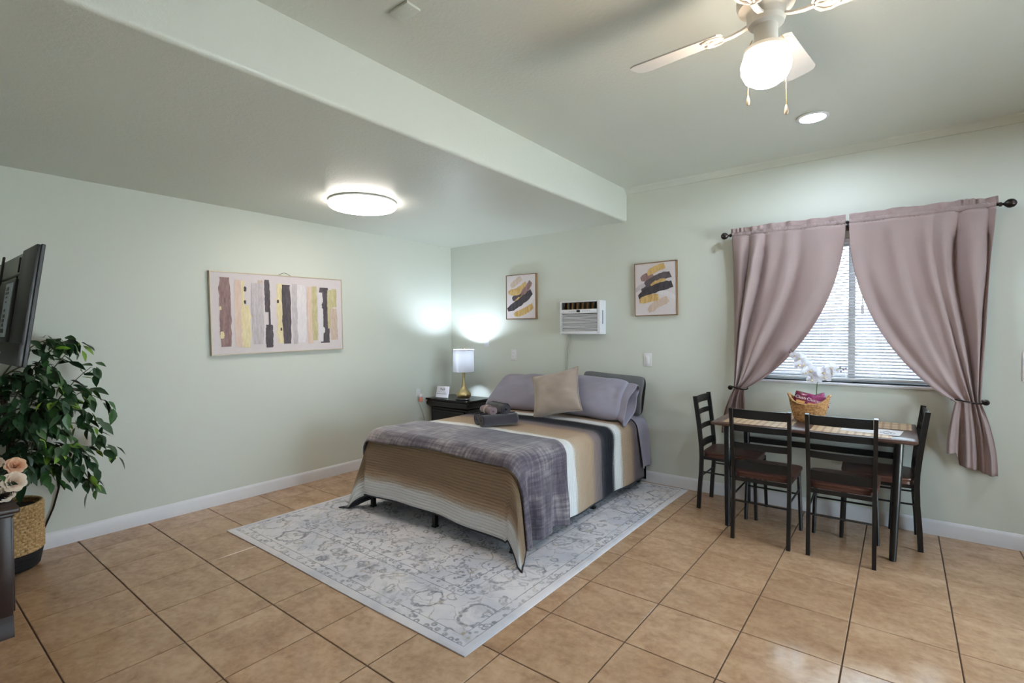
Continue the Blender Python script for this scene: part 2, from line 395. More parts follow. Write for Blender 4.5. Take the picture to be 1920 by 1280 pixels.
for dx, dy, z1 in ((-.055, -.016, 2.292), (.062, .018, 2.238)):
    b = MB(); b.tube([(FX+dx*.8, FY+dy*.8, FZ-.06), (FX+dx*1.02, FY+dy*1.02, FZ-.085), (FX+dx*1.05, FY+dy*1.05, z1+.02)], .0016, 6); c = part('pull_chain', b, M_brass, t)
    b = MB(); b.lathe([(0, z1+.022), (.003, z1+.02), (.0065, z1+.004), (.0075, z1-.006), (.005, z1-.014), (0, z1-.017)], 12, Matrix.Translation((FX+dx*1.05, FY+dy*1.05, 0))); part('pull_knob', b, M_chain, c)
# ------------------------------------------------------------------ rug
RX0, RX1, RY0, RY1 = .655, 3.005, -2.985, -.05
def rug_mat(zone):
    """pattern of one zone of the rug: field, border, guard or edge"""
    t = NT('rug_pile_'+zone); p = t.obj(); x, y = t.sep(p)[:2]
    ax = t.math('ABSOLUTE', t.math('SUBTRACT', x, (RX0+RX1)/2)); ay = t.math('ABSOLUTE', t.math('SUBTRACT', y, (RY0+RY1)/2))
    mir = t.comb(ax, ay, 0.)
    def vor(scale, feat, vec, out=0): return t.n('ShaderNodeTexVoronoi', dict(feature=feat), Vector=vec, Scale=scale).outputs[out]
    def ringm(d, c, w): return t.mapr(t.math('ABSOLUTE', t.math('SUBTRACT', d, c)), w, w*3, 1., 0.)
    wv = t.n('ShaderNodeVectorMath', dict(operation='ADD'), i0=mir, i1=t.n('ShaderNodeVectorMath', dict(operation='SCALE'), i0=t.noise(p, 6., 3., .6, 0., 1), Scale=.16).outputs[0]).outputs[0]
    if zone == 'field':
        pat = t.math('MULTIPLY', t.mapr(vor(6.2, 'DISTANCE_TO_EDGE', wv), .010, .036, 1., 0.), .85)
        pat = t.math('MAXIMUM', pat, t.math('MULTIPLY', ringm(vor(12., 'F1', wv), .27, .03), t.mapr(t.noise(p, 5., 2.), .42, .5)))
        pat = t.math('MAXIMUM', pat, t.math('MULTIPLY', ringm(vor(27., 'F1', wv), .2, .06), t.mapr(t.noise(p, 8., 3.), .45, .52)))
    elif zone == 'border':
        pat = ringm(vor(3.6, 'F1', wv), .34, .016)
        pat = t.math('MAXIMUM', pat, t.math('MULTIPLY', ringm(vor(11., 'F1', wv), .30, .035), .8))
        pat = t.math('MAXIMUM', pat, t.math('MULTIPLY', t.mapr(vor(7., 'DISTANCE_TO_EDGE', wv), .008, .03, 1., 0.), .6))
    elif zone == 'guard': pat = t.math('MULTIPLY', ringm(vor(24., 'F1', mir), .30, .06), .9)
    elif zone == 'line': pat = .95
    else: pat = 0.
    if zone == 'line': pat = t.mapr(t.noise(p, 5., 3.), .35, .55, .55, 1.)
    elif zone != 'edge':
        wear = t.mapr(t.noise(p, 3.2, 5., .65), .30, .52, .25, 1.); fine = t.mapr(t.noise(p, 60., 2., .6), .34, .52, .35, 1.)
        pat = t.math('MULTIPLY', t.math('MULTIPLY', pat, wear), fine)
    base = t.mix(t.mapr(t.noise(p, 2.6, 4., .6), .42, .62), S(222, 217, 220), S(200, 199, 208))
    blot = t.mapr(t.noise(p, 5.5, 5., .7, .5), .53, .70, 0., 0. if zone == 'edge' else .55)
    base = t.mix(blot, base, S(146, 148, 157))
    ink = t.mix(t.mapr(t.noise(p, 2.1, 2.), .45, .58), S(84, 84, 92), S(70, 78, 100))
    ink = t.mix(t.mapr(t.noise(p, 11., 1.), .60, .66), ink, S(150, 134, 104))
    col = t.mix(t.math('MULTIPLY', pat, .70), base, ink)
    return t.fin(t.bsdf(col, .95, 0., t.bump(t.noise(p, 420., 2.), .35, .003), .1))
RB = [0, .018, .045, .0495, .105, .1095, .360, .3645, .420, .4245]          # where the zones end, from the edge in
RZ = ['edge', 'edge', 'line', 'guard', 'line', 'border', 'line', 'guard', 'line', 'field']
mb = MB()
def cuts(L):
    c = RB+[L-d for d in RB]; n_ = 14; lo, hi = RB[-1], L-RB[-1]
    c += [lo+(hi-lo)*k/n_ for k in range(1, n_)]; return sorted(set(c))
cxs, cys = cuts(RX1-RX0), cuts(RY1-RY0); V = {}
for i_, x in enumerate(cxs):
    for j_, y in enumerate(cys):
        e = min(x, RX1-RX0-x, y, RY1-RY0-y)
        V[i_, j_] = mb.bm.verts.new((RX0+x+(.003*sin(y*2.3) if e == 0 else 0), RY0+y+(.004*sin(x*3.1) if e == 0 else 0), .0095 if e > 0 else .006))
zs = ['edge', 'line', 'guard', 'border', 'field']
for i_ in range(len(cxs)-1):
    for j_ in range(len(cys)-1):
        f = mb.bm.faces.new((V[i_, j_], V[i_+1, j_], V[i_+1, j_+1], V[i_, j_+1]))
        x, y = (cxs[i_]+cxs[i_+1])/2, (cys[j_]+cys[j_+1])/2; d = min(x, RX1-RX0-x, y, RY1-RY0-y)
        f.material_index = zs.index(RZ[max(k for k, q in enumerate(RB) if q <= d)])
ring = [V[i_, 0] for i_ in range(len(cxs))]+[V[len(cxs)-1, j_] for j_ in range(1, len(cys))]+[V[i_, len(cys)-1] for i_ in range(len(cxs)-2, -1, -1)]+[V[0, j_] for j_ in range(len(cys)-2, 0, -1)]
low = [mb.bm.verts.new((v.co.x, v.co.y, .0008)) for v in ring]
for k in range(len(ring)): l = (k+1) % len(ring); mb.bm.faces.new((ring[l], ring[k], low[k], low[l])).material_index = 0
rug = single('area_rug', mb, rug_mat('edge'), 'pale grey distressed patterned rug lying under the bed', 'rug', None, None, False)
for z_ in zs[1:]: rug.data.materials.append(rug_mat(z_))

# ------------------------------------------------------------------ bed
BX0, BX1, BYH, BYF, BT = 1.07, 2.60, -.055, -2.075, .615
BW, BL = BX1-BX0, BYH-BYF
t = thing('bed', 'queen bed on a black metal frame with the head against the green wall', 'bed', ((BX0+BX1)/2, -1.05, .011))
mb = MB()
for x in (1.105, 1.83, 2.545): mb.box((x-.016, BYF+.03, .215), (x+.016, BYH, .25), .002, 1)
for y in (BYF+.03, -1.37, -.70, BYH-.03): mb.box((1.09, y-.015, .19), (2.56, y+.015, .215), .002, 1)
part('rail', mb, M_black, t)
for x, y in ((1.10, -2.035), (1.825, -2.035), (2.548, -2.035), (2.56, -1.0), (1.10, -1.0), (1.825, -1.0), (1.10, -.10), (2.548, -.10)):
    b = MB(); b.box((x-.017, y-.017, .018), (x+.017, y+.017, .215), .003, 1); b.box((x-.021, y-.021, .0115), (x+.021, y+.021, .024), .003, 1); part('leg', b, M_black, t)
mb = MB(); mb.box((2.560, -.030, .03), (2.600, -.022, .44), .001, 1); mb.box((2.560, -.052, .03), (2.566, -.022, .44), .001, 1)
hb = part('headboard_bracket', mb, M_black, t)
M_zinc = plain('zinc_bolt', S(200, 200, 205), .3, 1.)
for z in (.16, .20, .30, .34):
    mb = MB(); mb.lathe([(0, .006), (.006, .005), (.006, 0), (0, 0)], 10, Matrix.Translation((2.582, -.0305, z)) @ Matrix.Rotation(pi/2, 4, 'X'))
    part('bolt', mb, M_zinc, hb)
mb = MB(); mb.box((BX0+.015, BYF+.015, .25), (BX1-.015, BYH-.002, BT-.012), .05, 4); part('mattress', mb, plain('mattress_ticking', S(226, 226, 230), .8), t)

def drape(a, b, off, r=.075, ca=.0, flare=.05, fold=.0, floor_z=.016):
    """cloth over the bed: a across (0..BW is the top), b from head to foot (0..BL is the top)"""
    r = r+off; da = max(0., r-off-a, a-(BW-r+off)); sa = -1 if a < BW/2 else 1
    db = max(0., b-(BL-r+off))
    top = BT+off
    bx = min(max(a, r-off), BW-r+off); by = min(b, BL-r+off)
    rho = hypot(da, db)
    crown = .018*max(0., sin(pi*min(1, max(0, a/BW))))*max(0., sin(pi*min(1, max(0, b/BL))))**.5
    if rho < 1e-9: return Vector((BX0+bx, BYH-by, top+crown))
    if rho < r*pi/2: out, drop = r*sin(rho/r), r*(1-cos(rho/r))
    else:
        e = rho-r*pi/2; out = r+flare*e; drop = r+e*sqrt(1-flare*flare)
    phi = atan2(db, da); s2 = sin(2*phi)**2
    if s2 > 0:
        e = max(0., drop-r*.6); out += (.16*e+fold*e)*s2; drop -= .06*e*s2
        phi += .16*sin(4*phi)*min(1., e*3)
    z = top-drop+crown
    if z < floor_z: out += (floor_z-z)*.25; z = floor_z
    return Vector((BX0+bx+sa*cos(phi)*out, BYH-by-sin(phi)*out, z))

def quilt_mat():
    t = NT('striped_quilt'); uv = t.uv(); U, V = t.sep(uv)[:2]; p = t.comb(U, V, 0.)
    stretch = t.comb(t.math('MULTIPLY', U, 3.), t.math('MULTIPLY', V, 60.), 0.)
    wob = t.math('MULTIPLY', t.math('SUBTRACT', t.noise(stretch, 1.5, 4., .6), .5), .09)
    wob = t.math('ADD', wob, t.math('MULTIPLY', t.math('SUBTRACT', t.noise(p, 70., 3., .7), .5), .03))
    b = t.math('DIVIDE', t.math('ADD', V, wob), 2.7)
    tan, tan2, wh, ch, mv, gy, br = S(190, 166, 144), S(178, 152, 128), S(238, 237, 238), S(27, 28, 34), S(118, 106, 110), S(116, 110, 114), S(150, 126, 104)
    stops = [(0, wh), (.06, wh), (.10, gy), (.28, mv), (.36, tan2), (.52, tan), (.555, wh), (.64, wh), (.675, S(96, 98, 100)), (.70, ch), (.83, S(30, 33, 42)), (.885, S(64, 62, 68)), (.92, mv), (1.0, S(140, 124, 120)), (1.06, tan2), (1.25, tan), (1.31, S(196, 178, 160)), (1.335, wh), (1.43, wh), (1.46, S(176, 162, 152)), (1.50, mv), (1.555, mv)]
    stops2 = [(1.555, mv), (1.60, tan), (1.70, tan2), (1.90, br), (2.26, br), (2.32, tan2), (2.355, S(200, 186, 172)), (2.38, wh), (2.7, wh)]  # foot brown: the tan with its shade put into the colour
    c1 = t.ramp(b, [(s_/2.7, c) for s_, c in stops]); c2 = t.ramp(b, [(s_/2.7, c) for s_, c in stops2])
    col = t.mix(t.math('GREATER_THAN', b, 1.555/2.7), c1, c2)
    slub = t.noise(t.comb(t.math('MULTIPLY', U, 6.), t.math('MULTIPLY', V, 260.), 0.), 1.5, 3., .6)
    col = t.mix(t.math('MULTIPLY', t.mapr(slub, .5, .78), .08), col, S(200, 194, 190))
    q = t.math('ABSOLUTE', t.math('SINE', t.math('ADD', t.math('MULTIPLY', V, pi/.0205), t.math('MULTIPLY', t.math('SUBTRACT', t.noise(p, 5., 2.), .5), .7))))
    q2 = t.math('ABSOLUTE', t.math('SINE', t.math('MULTIPLY', U, pi/.0205)))
    h = t.math('ADD', t.math('POWER', q, .35), t.math('MULTIPLY', t.math('POWER', q2, .5), .10))
    h = t.math('ADD', h, t.math('MULTIPLY', t.noise(p, 160., 2.), .25))
    return t.fin(t.bsdf(col, .92, 0., t.bump(h, .9, .012), .1, Sheen_Weight=.02))
M_quilt = quilt_mat()
M_lining = plain('charcoal_quilt_binding', S(52, 52, 60), .9, var=.05, scale=60)
HA, HB = .545, .475                                                  # drop at the sides / at the foot
def quiltf(a, b):
    p = drape(a, b, .012, flare=.035, fold=.10)
    # soft irregularities of hanging cloth
    d = max(0, -a, a-BW, b-BL)
    if d > .05:
        k = min(1, (d-.05)*4)
        if b > BL-.05 and 0 < a < BW: p.y -= k*(.014*sin(a*5.2+1.)+.007*sin(a*13.))+k*.02*(1-a/BW); p.z += k*(-.02*cos(a*2.2+2.4))
        elif a > BW: p.x += k*(.010*sin(b*6.3)+.005*sin(b*15.+1))
        else: p.x -= k*.010*sin(b*6.3)
    elif d == 0: p.z += .004*noise.noise(Vector((a*4, b*4, 0)))+.006*noise.noise(Vector((a*1.7, b*1.7, 3)))
    return p
mb = MB()
A0, A1, B0, B1 = -HA, BW+HA-.03, .10, BL+HB
mb.grid(lambda u, v: (quiltf(A0+(A1-A0)*u, B0+(B1-B0)*v), (A0+(A1-A0)*u, B0+(B1-B0)*v)), 150, 150, False, True)
q = single('striped_quilt', mb, M_quilt, 'tan white and charcoal striped quilt spread over the bed to the rug', 'bedspread', fix=False, angle=60)
md = q.modifiers.new('thick', 'SOLIDIFY'); md.thickness = .007; md.offset = -1
q.data.materials.append(M_lining); md.material_offset = 1; md.material_offset_rim = 1
mb = MB()                                                            # dark binding along the hem
hem = [quiltf(A0, B0+(B1-B0)*k/60) for k in range(61)]+[quiltf(A0+(A1-A0)*k/80, B1) for k in range(1, 81)]+[quiltf(A1, B1-(B1-B0)*k/60) for k in range(1, 61)]
mb.tube(hem, .006, 6); part('hem_binding', mb, M_lining, q)

def throw_mat():
    t = NT('grey_velvet_throw'); U, V = t.sep(t.uv())[:2]; p = t.comb(U, V, 0.)
    s1 = t.noise(t.comb(t.math('MULTIPLY', U, 4.), t.math('MULTIPLY', V, 45.), 0.), 1., 5., .65)
    s2 = t.noise(t.comb(t.math('MULTIPLY', U, 45.), t.math('MULTIPLY', V, 4.), 4.), 1., 5., .65)
    big = t.math('ADD', t.noise(p, 2.4, 4., .6, .3), t.mapr(U, 0., 1.2, .12, -.06))
    f = t.math('ADD', t.math('MULTIPLY', s1, .5), t.math('MULTIPLY', s2, .5))
    f = t.math('ADD', t.math('MULTIPLY', t.math('SUBTRACT', f, .5), 1.5), t.math('MULTIPLY', t.math('SUBTRACT', big, .5), 1.3))
    col = t.ramp(t.math('ADD', f, .5), [(.22, S(70, 64, 74)), (.45, S(98, 91, 100)), (.60, S(128, 120, 125)), (.80, S(168, 160, 160))])
    gx = t.mapr(t.math('ABSOLUTE', t.math('SINE', t.math('MULTIPLY', U, 52.))), 0., .12, 1., 0.); gy = t.mapr(t.math('ABSOLUTE', t.math('SINE', t.math('MULTIPLY', V, 47.))), 0., .12, 1., 0.)
    br = t.mapr(t.noise(p, 14., 3., .6), .45, .6)
    col = t.mix(t.math('MULTIPLY', t.math('MULTIPLY', t.math('MAXIMUM', gx, gy), br), .42), col, S(150, 143, 150))
    h = t.math('ADD', s1, s2)
    return t.fin(t.bsdf(col, .85, 0., t.bump(h, .25, .004), .2, Sheen_Weight=.5, Sheen_Roughness=.4, Sheen_Tint=(.75, .72, .78, 1)))
M_throw = throw_mat()
def throwf(u, v):
    a = -.17+(BW+.545+.17)*u
    b0 = 1.475+.02*sin(a*2.6+.4); b1 = BL+.055+.012*sin(a*2.3+2.6)+.008*sin(a*6.)
    if a > BW: b1 += .02*(a-BW)/.5; b0 += .06*min(1, (a-BW)/.5)
    if a < .1: b0 += .10*(.1-a)/.27
    b = b0+(b1-b0)*v
    p = drape(a, b, .030, flare=.045, fold=.12, floor_z=.06)
    d = max(0, a-BW)
    if d > .03:
        k = min(1, (d-.03)*2.6); p.x += k*(.026*sin(b*22.)+.014*sin(b*41.+1))+k*.006; p.y += k*.012*sin(b*17.)
    else: p.z += .006*noise.noise(Vector((a*5, b*5, 8)))+.004*max(0, sin(v*pi))
    if v > .93 or v < .05: p.z -= 0
    return p, (a, b)
mb = MB(); mb.grid(throwf, 130, 54, False, True)
tw = single('throw_blanket', mb, M_throw, 'grey mauve velvet throw blanket folded across the foot of the bed', 'blanket', fix=False, angle=70)
md = tw.modifiers.new('thick', 'SOLIDIFY'); md.thickness = .012; md.offset = 0

def cloth(name, c, rough=.85, sheen=.2, weave=300, bump=.15):
    t = NT(name); p = t.obj(); nz = t.noise(p, 7., 4., .6)
    col = t.mix(nz, tuple(x*.93 for x in c[:3])+(1,), tuple(min(1, x*1.07) for x in c[:3])+(1,))
    h = t.math('ADD', t.math('MULTIPLY', t.noise(p, weave, 2.), .3), t.noise(p, 9., 3., .55))
    return t.fin(t.bsdf(col, rough, 0., t.bump(h, bump, .012), .15, Sheen_Weight=sheen))
M_lav = cloth('lavender_cotton', S(150, 145, 160), .85, .1, 400, .35)
M_dkp = cloth('dark_grey_cotton', S(102, 102, 104), .85, .1, 400, .35)
M_tau = cloth('taupe_velvet', S(158, 141, 130), .8, .6, 240, .15)
# sheet hanging at the head of the bed
def sheetf(u, v):
    a = BW-.25+(.25+.44)*u; b = .012+.19*v+.02*sin(u*4)*v
    p = drape(a, b, .026, flare=.06); k = smooth01((a-BW)/.2); p.x += k*(.012*sin(b*40+.7)+.008); return p, (a, b)
mb = MB(); mb.grid(sheetf, 50, 16)
sh = single('bed_sheet', mb, M_lav, 'lavender bed sheet end hanging down beside the headboard bracket', 'sheet', fix=False, angle=70)
md = sh.modifiers.new('thick', 'SOLIDIFY'); md.thickness = .004; md.offset = 0

def pillow_mb(w, h, th, M, pinch=.07, seed=0, sag=0., open_end=0., rnd_=.055):
    b = MB()
    def f(sgn):
        def g(u, v):
            U, V = 2*u-1, 2*v-1
            U = U*(1.5-.5*U*U) if abs(U) < 1 else U; V = V*(1.5-.5*V*V) if abs(V) < 1 else V
            x = w/2*U*(1-pinch*(1-V*V)*abs(U)); y = h/2*V*(1-pinch*(1-U*U)*abs(V))
            cr = 1-rnd_*(U*V)**4*2
            x *= (1-sag*V)*cr; y *= cr
            z = th/2*max(0., (1-abs(U)**3.)*(1-abs(V)**2.8))**.5
            n = noise.noise(Vector((x*6+seed, y*6, sgn*3)))*.018+(.5-abs(noise.noise(Vector((x*9+y*5+seed, y*11-x*3, sgn*3)))))*.014
            z += n*min(1, (1-abs(U))*6)*min(1, (1-abs(V))*6)
            if open_end and U > .8: z += open_end*((U-.8)/.2)*(1-V*V)
            return M @ Vector((x, y, sgn*z)), (x, y)
        return g
    b.grid(f(1), 34, 28); b.grid(f(-1), 34, 28)
    bmesh.ops.remove_doubles(b.bm, verts=b.bm.verts, dist=.0006)
    return b
def lean(c, tilt, roll=0., yaw=0.):
    """pillow plane facing -y, leaning back by tilt, rolled in its plane"""
    return Matrix.Translation(c) @ Matrix.Rotation(radians(yaw), 4, 'Z') @ Matrix.Rotation(radians(90-tilt), 4, 'X') @ Matrix.Rotation(radians(roll), 4, 'Z')
single('bed_pillow', pillow_mb(.70, .40, .13, lean((2.285, -.115, .84), 9, -3.), seed=1, open_end=.03), M_dkp, 'dark grey pillow behind the right lavender pillow against the wall', 'pillow', 'pillows at the head of the bed', 80)
single('bed_pillow', pillow_mb(.68, .34, .11, lean((1.46, -.10, .80), 8, -1.), seed=2), M_dkp, 'dark grey pillow mostly hidden behind the left lavender pillow', 'pillow', 'pillows at the head of the bed', 80)
MPL = lean((2.19, -.365, .825), 42, -3.)
bp = single('bed_pillow', pillow_mb(.76, .46, .21, MPL, seed=3, open_end=.05, sag=.06), M_lav, 'lavender pillow to the right of the taupe cushion', 'pillow', 'pillows at the head of the bed', 80)
def hemf(u, v):
    a = 2*pi*u; k = .055*v
    return MPL @ Vector((.325+.115*v+.010*sin(a*3)*v, .19*cos(a)*(1+.10*v)-.045*v*v, (.050+.030*v)*sin(a)*(1+.25*sin(a*2+1)*v)+.012*sin(a*5)*v)), (u, v)
mb = MB(); mb.grid(hemf, 60, 8, True); o = part('pillowcase_hem', mb, M_lav, bp, angle=80, fix=False)
md = o.modifiers.new('thick', 'SOLIDIFY'); md.thickness = .003; md.offset = 0
single('bed_pillow', pillow_mb(.78, .46, .19, lean((1.40, -.365, .815), 44, 2.), seed=4, sag=.14), M_lav, 'lavender pillow nearest the nightstand, left of the taupe cushion', 'pillow', 'pillows at the head of the bed', 80)
MC = lean((1.955, -.60, .862), 30, 16., 8)
cu = single('throw_cushion', pillow_mb(.47, .45, .17, MC, .10, 5, rnd_=0.), M_tau, 'square taupe velvet cushion tilted on the pillows', 'cushion', None, 80)
mb = MB(); pts = []
for k in range(80):
    s_ = k/80*4; e = int(s_); f_ = (s_-e)*2-1
    U, V = ((f_, -1), (1, f_), (-f_, 1), (-1, -f_))[e]
    pts.append(MC @ Vector((.47/2*U*(1-.10*(1-V*V)*abs(U))*1.01, .45/2*V*(1-.10*(1-U*U)*abs(V))*1.01, 0)))
mb.tube(pts, .007, 6, True, 1.); part('piping', mb, M_tau, cu)

# rolled towels on the bed
M_twl = cloth('charcoal_terry', S(58, 54, 62), .95, .4, 700, .5); M_twm = cloth('mauve_terry', S(132, 112, 116), .95, .4, 700, .5)
def towel(c, ang, L, R, mat, label, tilt=0., sq=.93, turns=3.2):
    M = Matrix.Translation(c) @ Matrix.Rotation(radians(ang), 4, 'Z') @ Matrix.Rotation(radians(tilt), 4, 'Y')
    b = MB()
    def f(u, v):
        th = 2*pi*turns*v; r = R*(.16+.84*v)
        ax = (u-.5)*L
        e = 1-.05*sin(u*pi*3+v)**2*.6
        return M @ Vector((ax, r*cos(th)*e, r*sin(th)*sq*e+.004*noise.noise(Vector((ax*30, th, 1))))), (ax, r*th)
    b.grid(f, 16, int(28*turns))
    o = single('rolled_towel', b, mat, label, 'towel', 'rolled towels on the bed', 70, False)
    md = o.modifiers.new('thick', 'SOLIDIFY'); md.thickness = .009; md.offset = 0
    return o
tz = BT+.034
towel((1.725, -1.26, tz+.050), 68, .30, .054, M_twl, 'charcoal rolled towel at the bottom left of the pile on the quilt')
towel((1.845, -1.315, tz+.055), 62, .32, .058, M_twl, 'charcoal rolled towel at the bottom right of the pile on the quilt')
towel((1.785, -1.255, tz+.142), -18, .25, .048, M_twl, 'small charcoal rolled towel with spiral end on top of the pile')
tm = towel((1.765, -1.36, tz+.132), -20, .17, .036, M_twm, 'small mauve washcloth roll in front of the upper charcoal towel')
mb = MB(); Mx = Matrix.Translation((1.765, -1.36, tz+.132)) @ Matrix.Rotation(radians(-20), 4, 'Z') @ Matrix.Rotation(pi/2, 4, 'Y')
mb.lathe([(.0405, -.014), (.0425, -.012), (.0425, .012), (.0405, .014)], 28, Mx); part('ribbon', mb, cloth('pale_ribbon', S(176, 156, 150), .7), tm)

# ------------------------------------------------------------------ nightstand with lamp, sign, remote
M_blkwood = plain('black_lacquered_wood', S(18, 17, 18), .22, var=.1, spec=.5)
NX0, NX1, NY0, NY1, NZ = .03, .695, -.470, -.02, .66
t = thing('nightstand', 'black wooden nightstand with moulded top in the room corner beside the bed', 'nightstand', ((NX0+NX1)/2, (NY0+NY1)/2, 0))
i = .045
mb = MB(); mb.box((NX0+i, NY0+i, .05), (NX1-i, NY1-.01, NZ-.105), .003, 1); part('body', mb, M_blkwood, t)
mb = MB()
rings = [(0, NZ), (0, NZ-.018), (.008, NZ-.024), (.012, NZ-.030), (.004, NZ-.050), (.004, NZ-.066), (.014, NZ-.085), (.03, NZ-.098), (.04, NZ-.105)]
prev = None
for e, z in rings:
    r = [mb.bm.verts.new(p) for p in ((NX0+e, NY0+e, z), (NX1-e, NY0+e, z), (NX1-e, NY1-min(e, .01), z), (NX0+e, NY1-min(e, .01), z))]
    if prev:
        for k in range(4): mb.bm.faces.new((prev[k], prev[(k+1) % 4], r[(k+1) % 4], r[k]))
    else: mb.bm.faces.new(r)
    prev = r
mb.bm.faces.new(list(reversed(prev))); part('top', mb, M_blkwood, t, angle=50)
M_knob = plain('brushed_nickel', S(200, 190, 180), .3, 1.)
for z0, z1 in ((.32, .53), (.10, .305)):
    b = MB(); b.box((NX0+i+.03, NY0+i-.016, z0), (NX1-i-.03, NY0+i-.001, z1), .006, 2); b.box((NX0+i+.055, NY0+i-.020, z0+.025), (NX1-i-.055, NY0+i-.014, z1-.025), .004, 1); d = part('drawer', b, M_blkwood, t)
    b = MB(); b.lathe([(0, .026), (.012, .024), (.016, .016), (.013, .009), (.006, .006), (.006, 0), (0, 0)], 20, Matrix.Translation(((NX0+NX1)/2, NY0+i-.020, (z0+z1)/2)) @ Matrix.Rotation(pi/2, 4, 'X')); part('knob', b, M_knob, d)
for x in (NX0+i+.03, NX1-i-.03):
    for y in (NY0+i+.03, NY1-.05): b = MB(); b.box((x-.028, y-.028, 0), (x+.028, y+.028, .055), .006, 2); part('leg', b, M_blkwood, t)
# table lamp
LX, LY = .475, -.285
M_gold = None
g = NT('brushed_gold'); p = g.obj(); M_gold = g.fin(g.bsdf(g.mix(g.noise(p, 40., 2.), S(186, 166, 118), S(206, 188, 144)), .30, 1., None, .5, Anisotropic=.6))
ML = Matrix.Translation((LX, LY, NZ))
t = thing('table_lamp', 'gold gourd shaped table lamp with white drum shade lit on the nightstand', 'lamp', (LX, LY, NZ))
mb = MB(); mb.lathe([(0, .001), (.060, .001), (.070, .008), (.082, .028), (.086, .050), (.080, .070), (.060, .092), (.038, .115), (.025, .145), (.018, .185), (.0155, .23), (.016, .27), (.019, .305), (.021, .318), (.012, .322), (0, .322)], 40, ML); part('base', mb, M_gold, t)
mb = MB(); mb.lathe([(0, .318), (.012, .32), (.015, .33), (.015, .43), (0, .432)], 20, ML); part('socket', mb, M_white, t)
def shade_mat():
    t = NT('white_fabric_shade'); p = t.obj(); c = S(246, 246, 250); h = t.bump(t.noise(p, 300., 2.), .1, .002)
    d = t.n('ShaderNodeBsdfDiffuse', Color=c, Normal=h).outputs[0]; tr = t.n('ShaderNodeBsdfTranslucent', Color=c, Normal=h).outputs[0]
    return t.fin(t.n('ShaderNodeMixShader', i0=.80, i1=d, i2=tr))
mb = MB(); mb.lathe([(.122, .318), (.124, .318), (.120, .578), (.118, .578), (.118, .57), (.121, .325), (.122, .318)], 48, ML); part('shade', mb, shade_mat(), t)
mb = MB(); mb.tube([ML @ Vector((.118*cos(a), .118*sin(a), .57)) for a in [2*pi*k/40 for k in range(40)]], .002, 6, True)
for a in (0, 2.094, 4.189): mb.tube([ML @ Vector((.118*cos(a), .118*sin(a), .57)), ML @ Vector((.008*cos(a), .008*sin(a), .565))], .0016, 6)
mb.tube([ML @ Vector(q_) for q_ in ((0, .016, .395), (0, .05, .43), (0, .05, .52), (0, .006, .56))], .0016, 6); part('harp', mb, M_gold, t)
mb = MB(); mb.lathe([(0, .562), (.006, .565), (.006, .578), (.010, .585), (.010, .592), (.005, .602), (0, .604)], 16, ML); part('finial', mb, M_gold, t)
mb = MB(); mb.lathe([(0, .432), (.012, .434), (.020, .455), (.029, .480), (.030, .50), (.022, .525), (0, .537)], 20, ML); part('bulb', mb, emit('cool_bulb_glow', (.72, .85, 1, 1), L_TABLE), t)
# framed sign card
M_ink = plain('dark_ink', S(70, 72, 92), .7); M_inkl = plain('grey_ink', S(172, 170, 184), .7)
t = thing('sign_card', 'small white sign in a slim acrylic stand left of the gold lamp', 'sign', (.205, -.36, NZ))
MS = frame_M((.205, -.365, NZ+.072), (1, .10, 0), (0, .22, 1))
mb = MB(); mb.box((-.092, -.066, -.002), (.092, .066, .001), .001, 1, MS); part('card', mb, plain('white_card', S(232, 230, 240), .5, var=.01), t)
M_acr = NT('clear_acrylic'); M_acr = M_acr.fin(M_acr.bsdf((.85, .86, .9, 1), .1, 0., None, .5, Alpha=.35))
mb = MB(); mb.box((-.095, -.0715, -.0055), (.095, .069, -.0025), .001, 1, MS); mb.box((-.095, -.0718, -.0035), (.095, -.0685, .05), .001, 1, MS); part('stand', mb, M_acr, t)
text('lettering', 'Wifi', .046, M_ink, t, MS @ Matrix.Translation((0, .028, .0014)))
def strokes(name, words, h, x0, y, mat):
    """a line of print too small to read in the photograph: one low stroke per letter"""
    b = MB(); x = x0
    for w_ in words:
        for k in range(w_):
            hh = h*(1. if k % 3 == 0 else .7); b.box((x, y, .0012), (x+h*.38, y+hh, .0016), 0, 1, MS); x += h*.62
        x += h*.5
    o = part(name, b, mat, t); o['kind'] = 'stuff'
strokes('small_print', (3, 2, 7, 1, 9), .0075, -.062, -.006, M_inkl)
strokes('small_print', (4, 3, 3, 2, 7), .0105, -.078, -.028, M_ink)
# remote control
MR = Matrix.Translation((.565, -.40, NZ+.010)) @ Matrix.Rotation(radians(28), 4, 'Z')
t = thing('remote_control', 'black remote control lying on the nightstand beside the lamp', 'remote', (.565, -.40, NZ))
mb = MB(); mb.box((-.08, -.021, -.009), (.08, .021, .009), .006, 3, MR); part('body', mb, plain('black_plastic', S(22, 22, 26), .35), t)
mb = MB()
for a in range(6):
    for c in range(3): mb.box((-.06+a*.02-.005, -.012+c*.012-.003, .0085), (-.06+a*.02+.005, -.012+c*.012+.003, .0108), .001, 1, MR)
part('button', mb, plain('grey_rubber', S(90, 90, 95), .6), t)
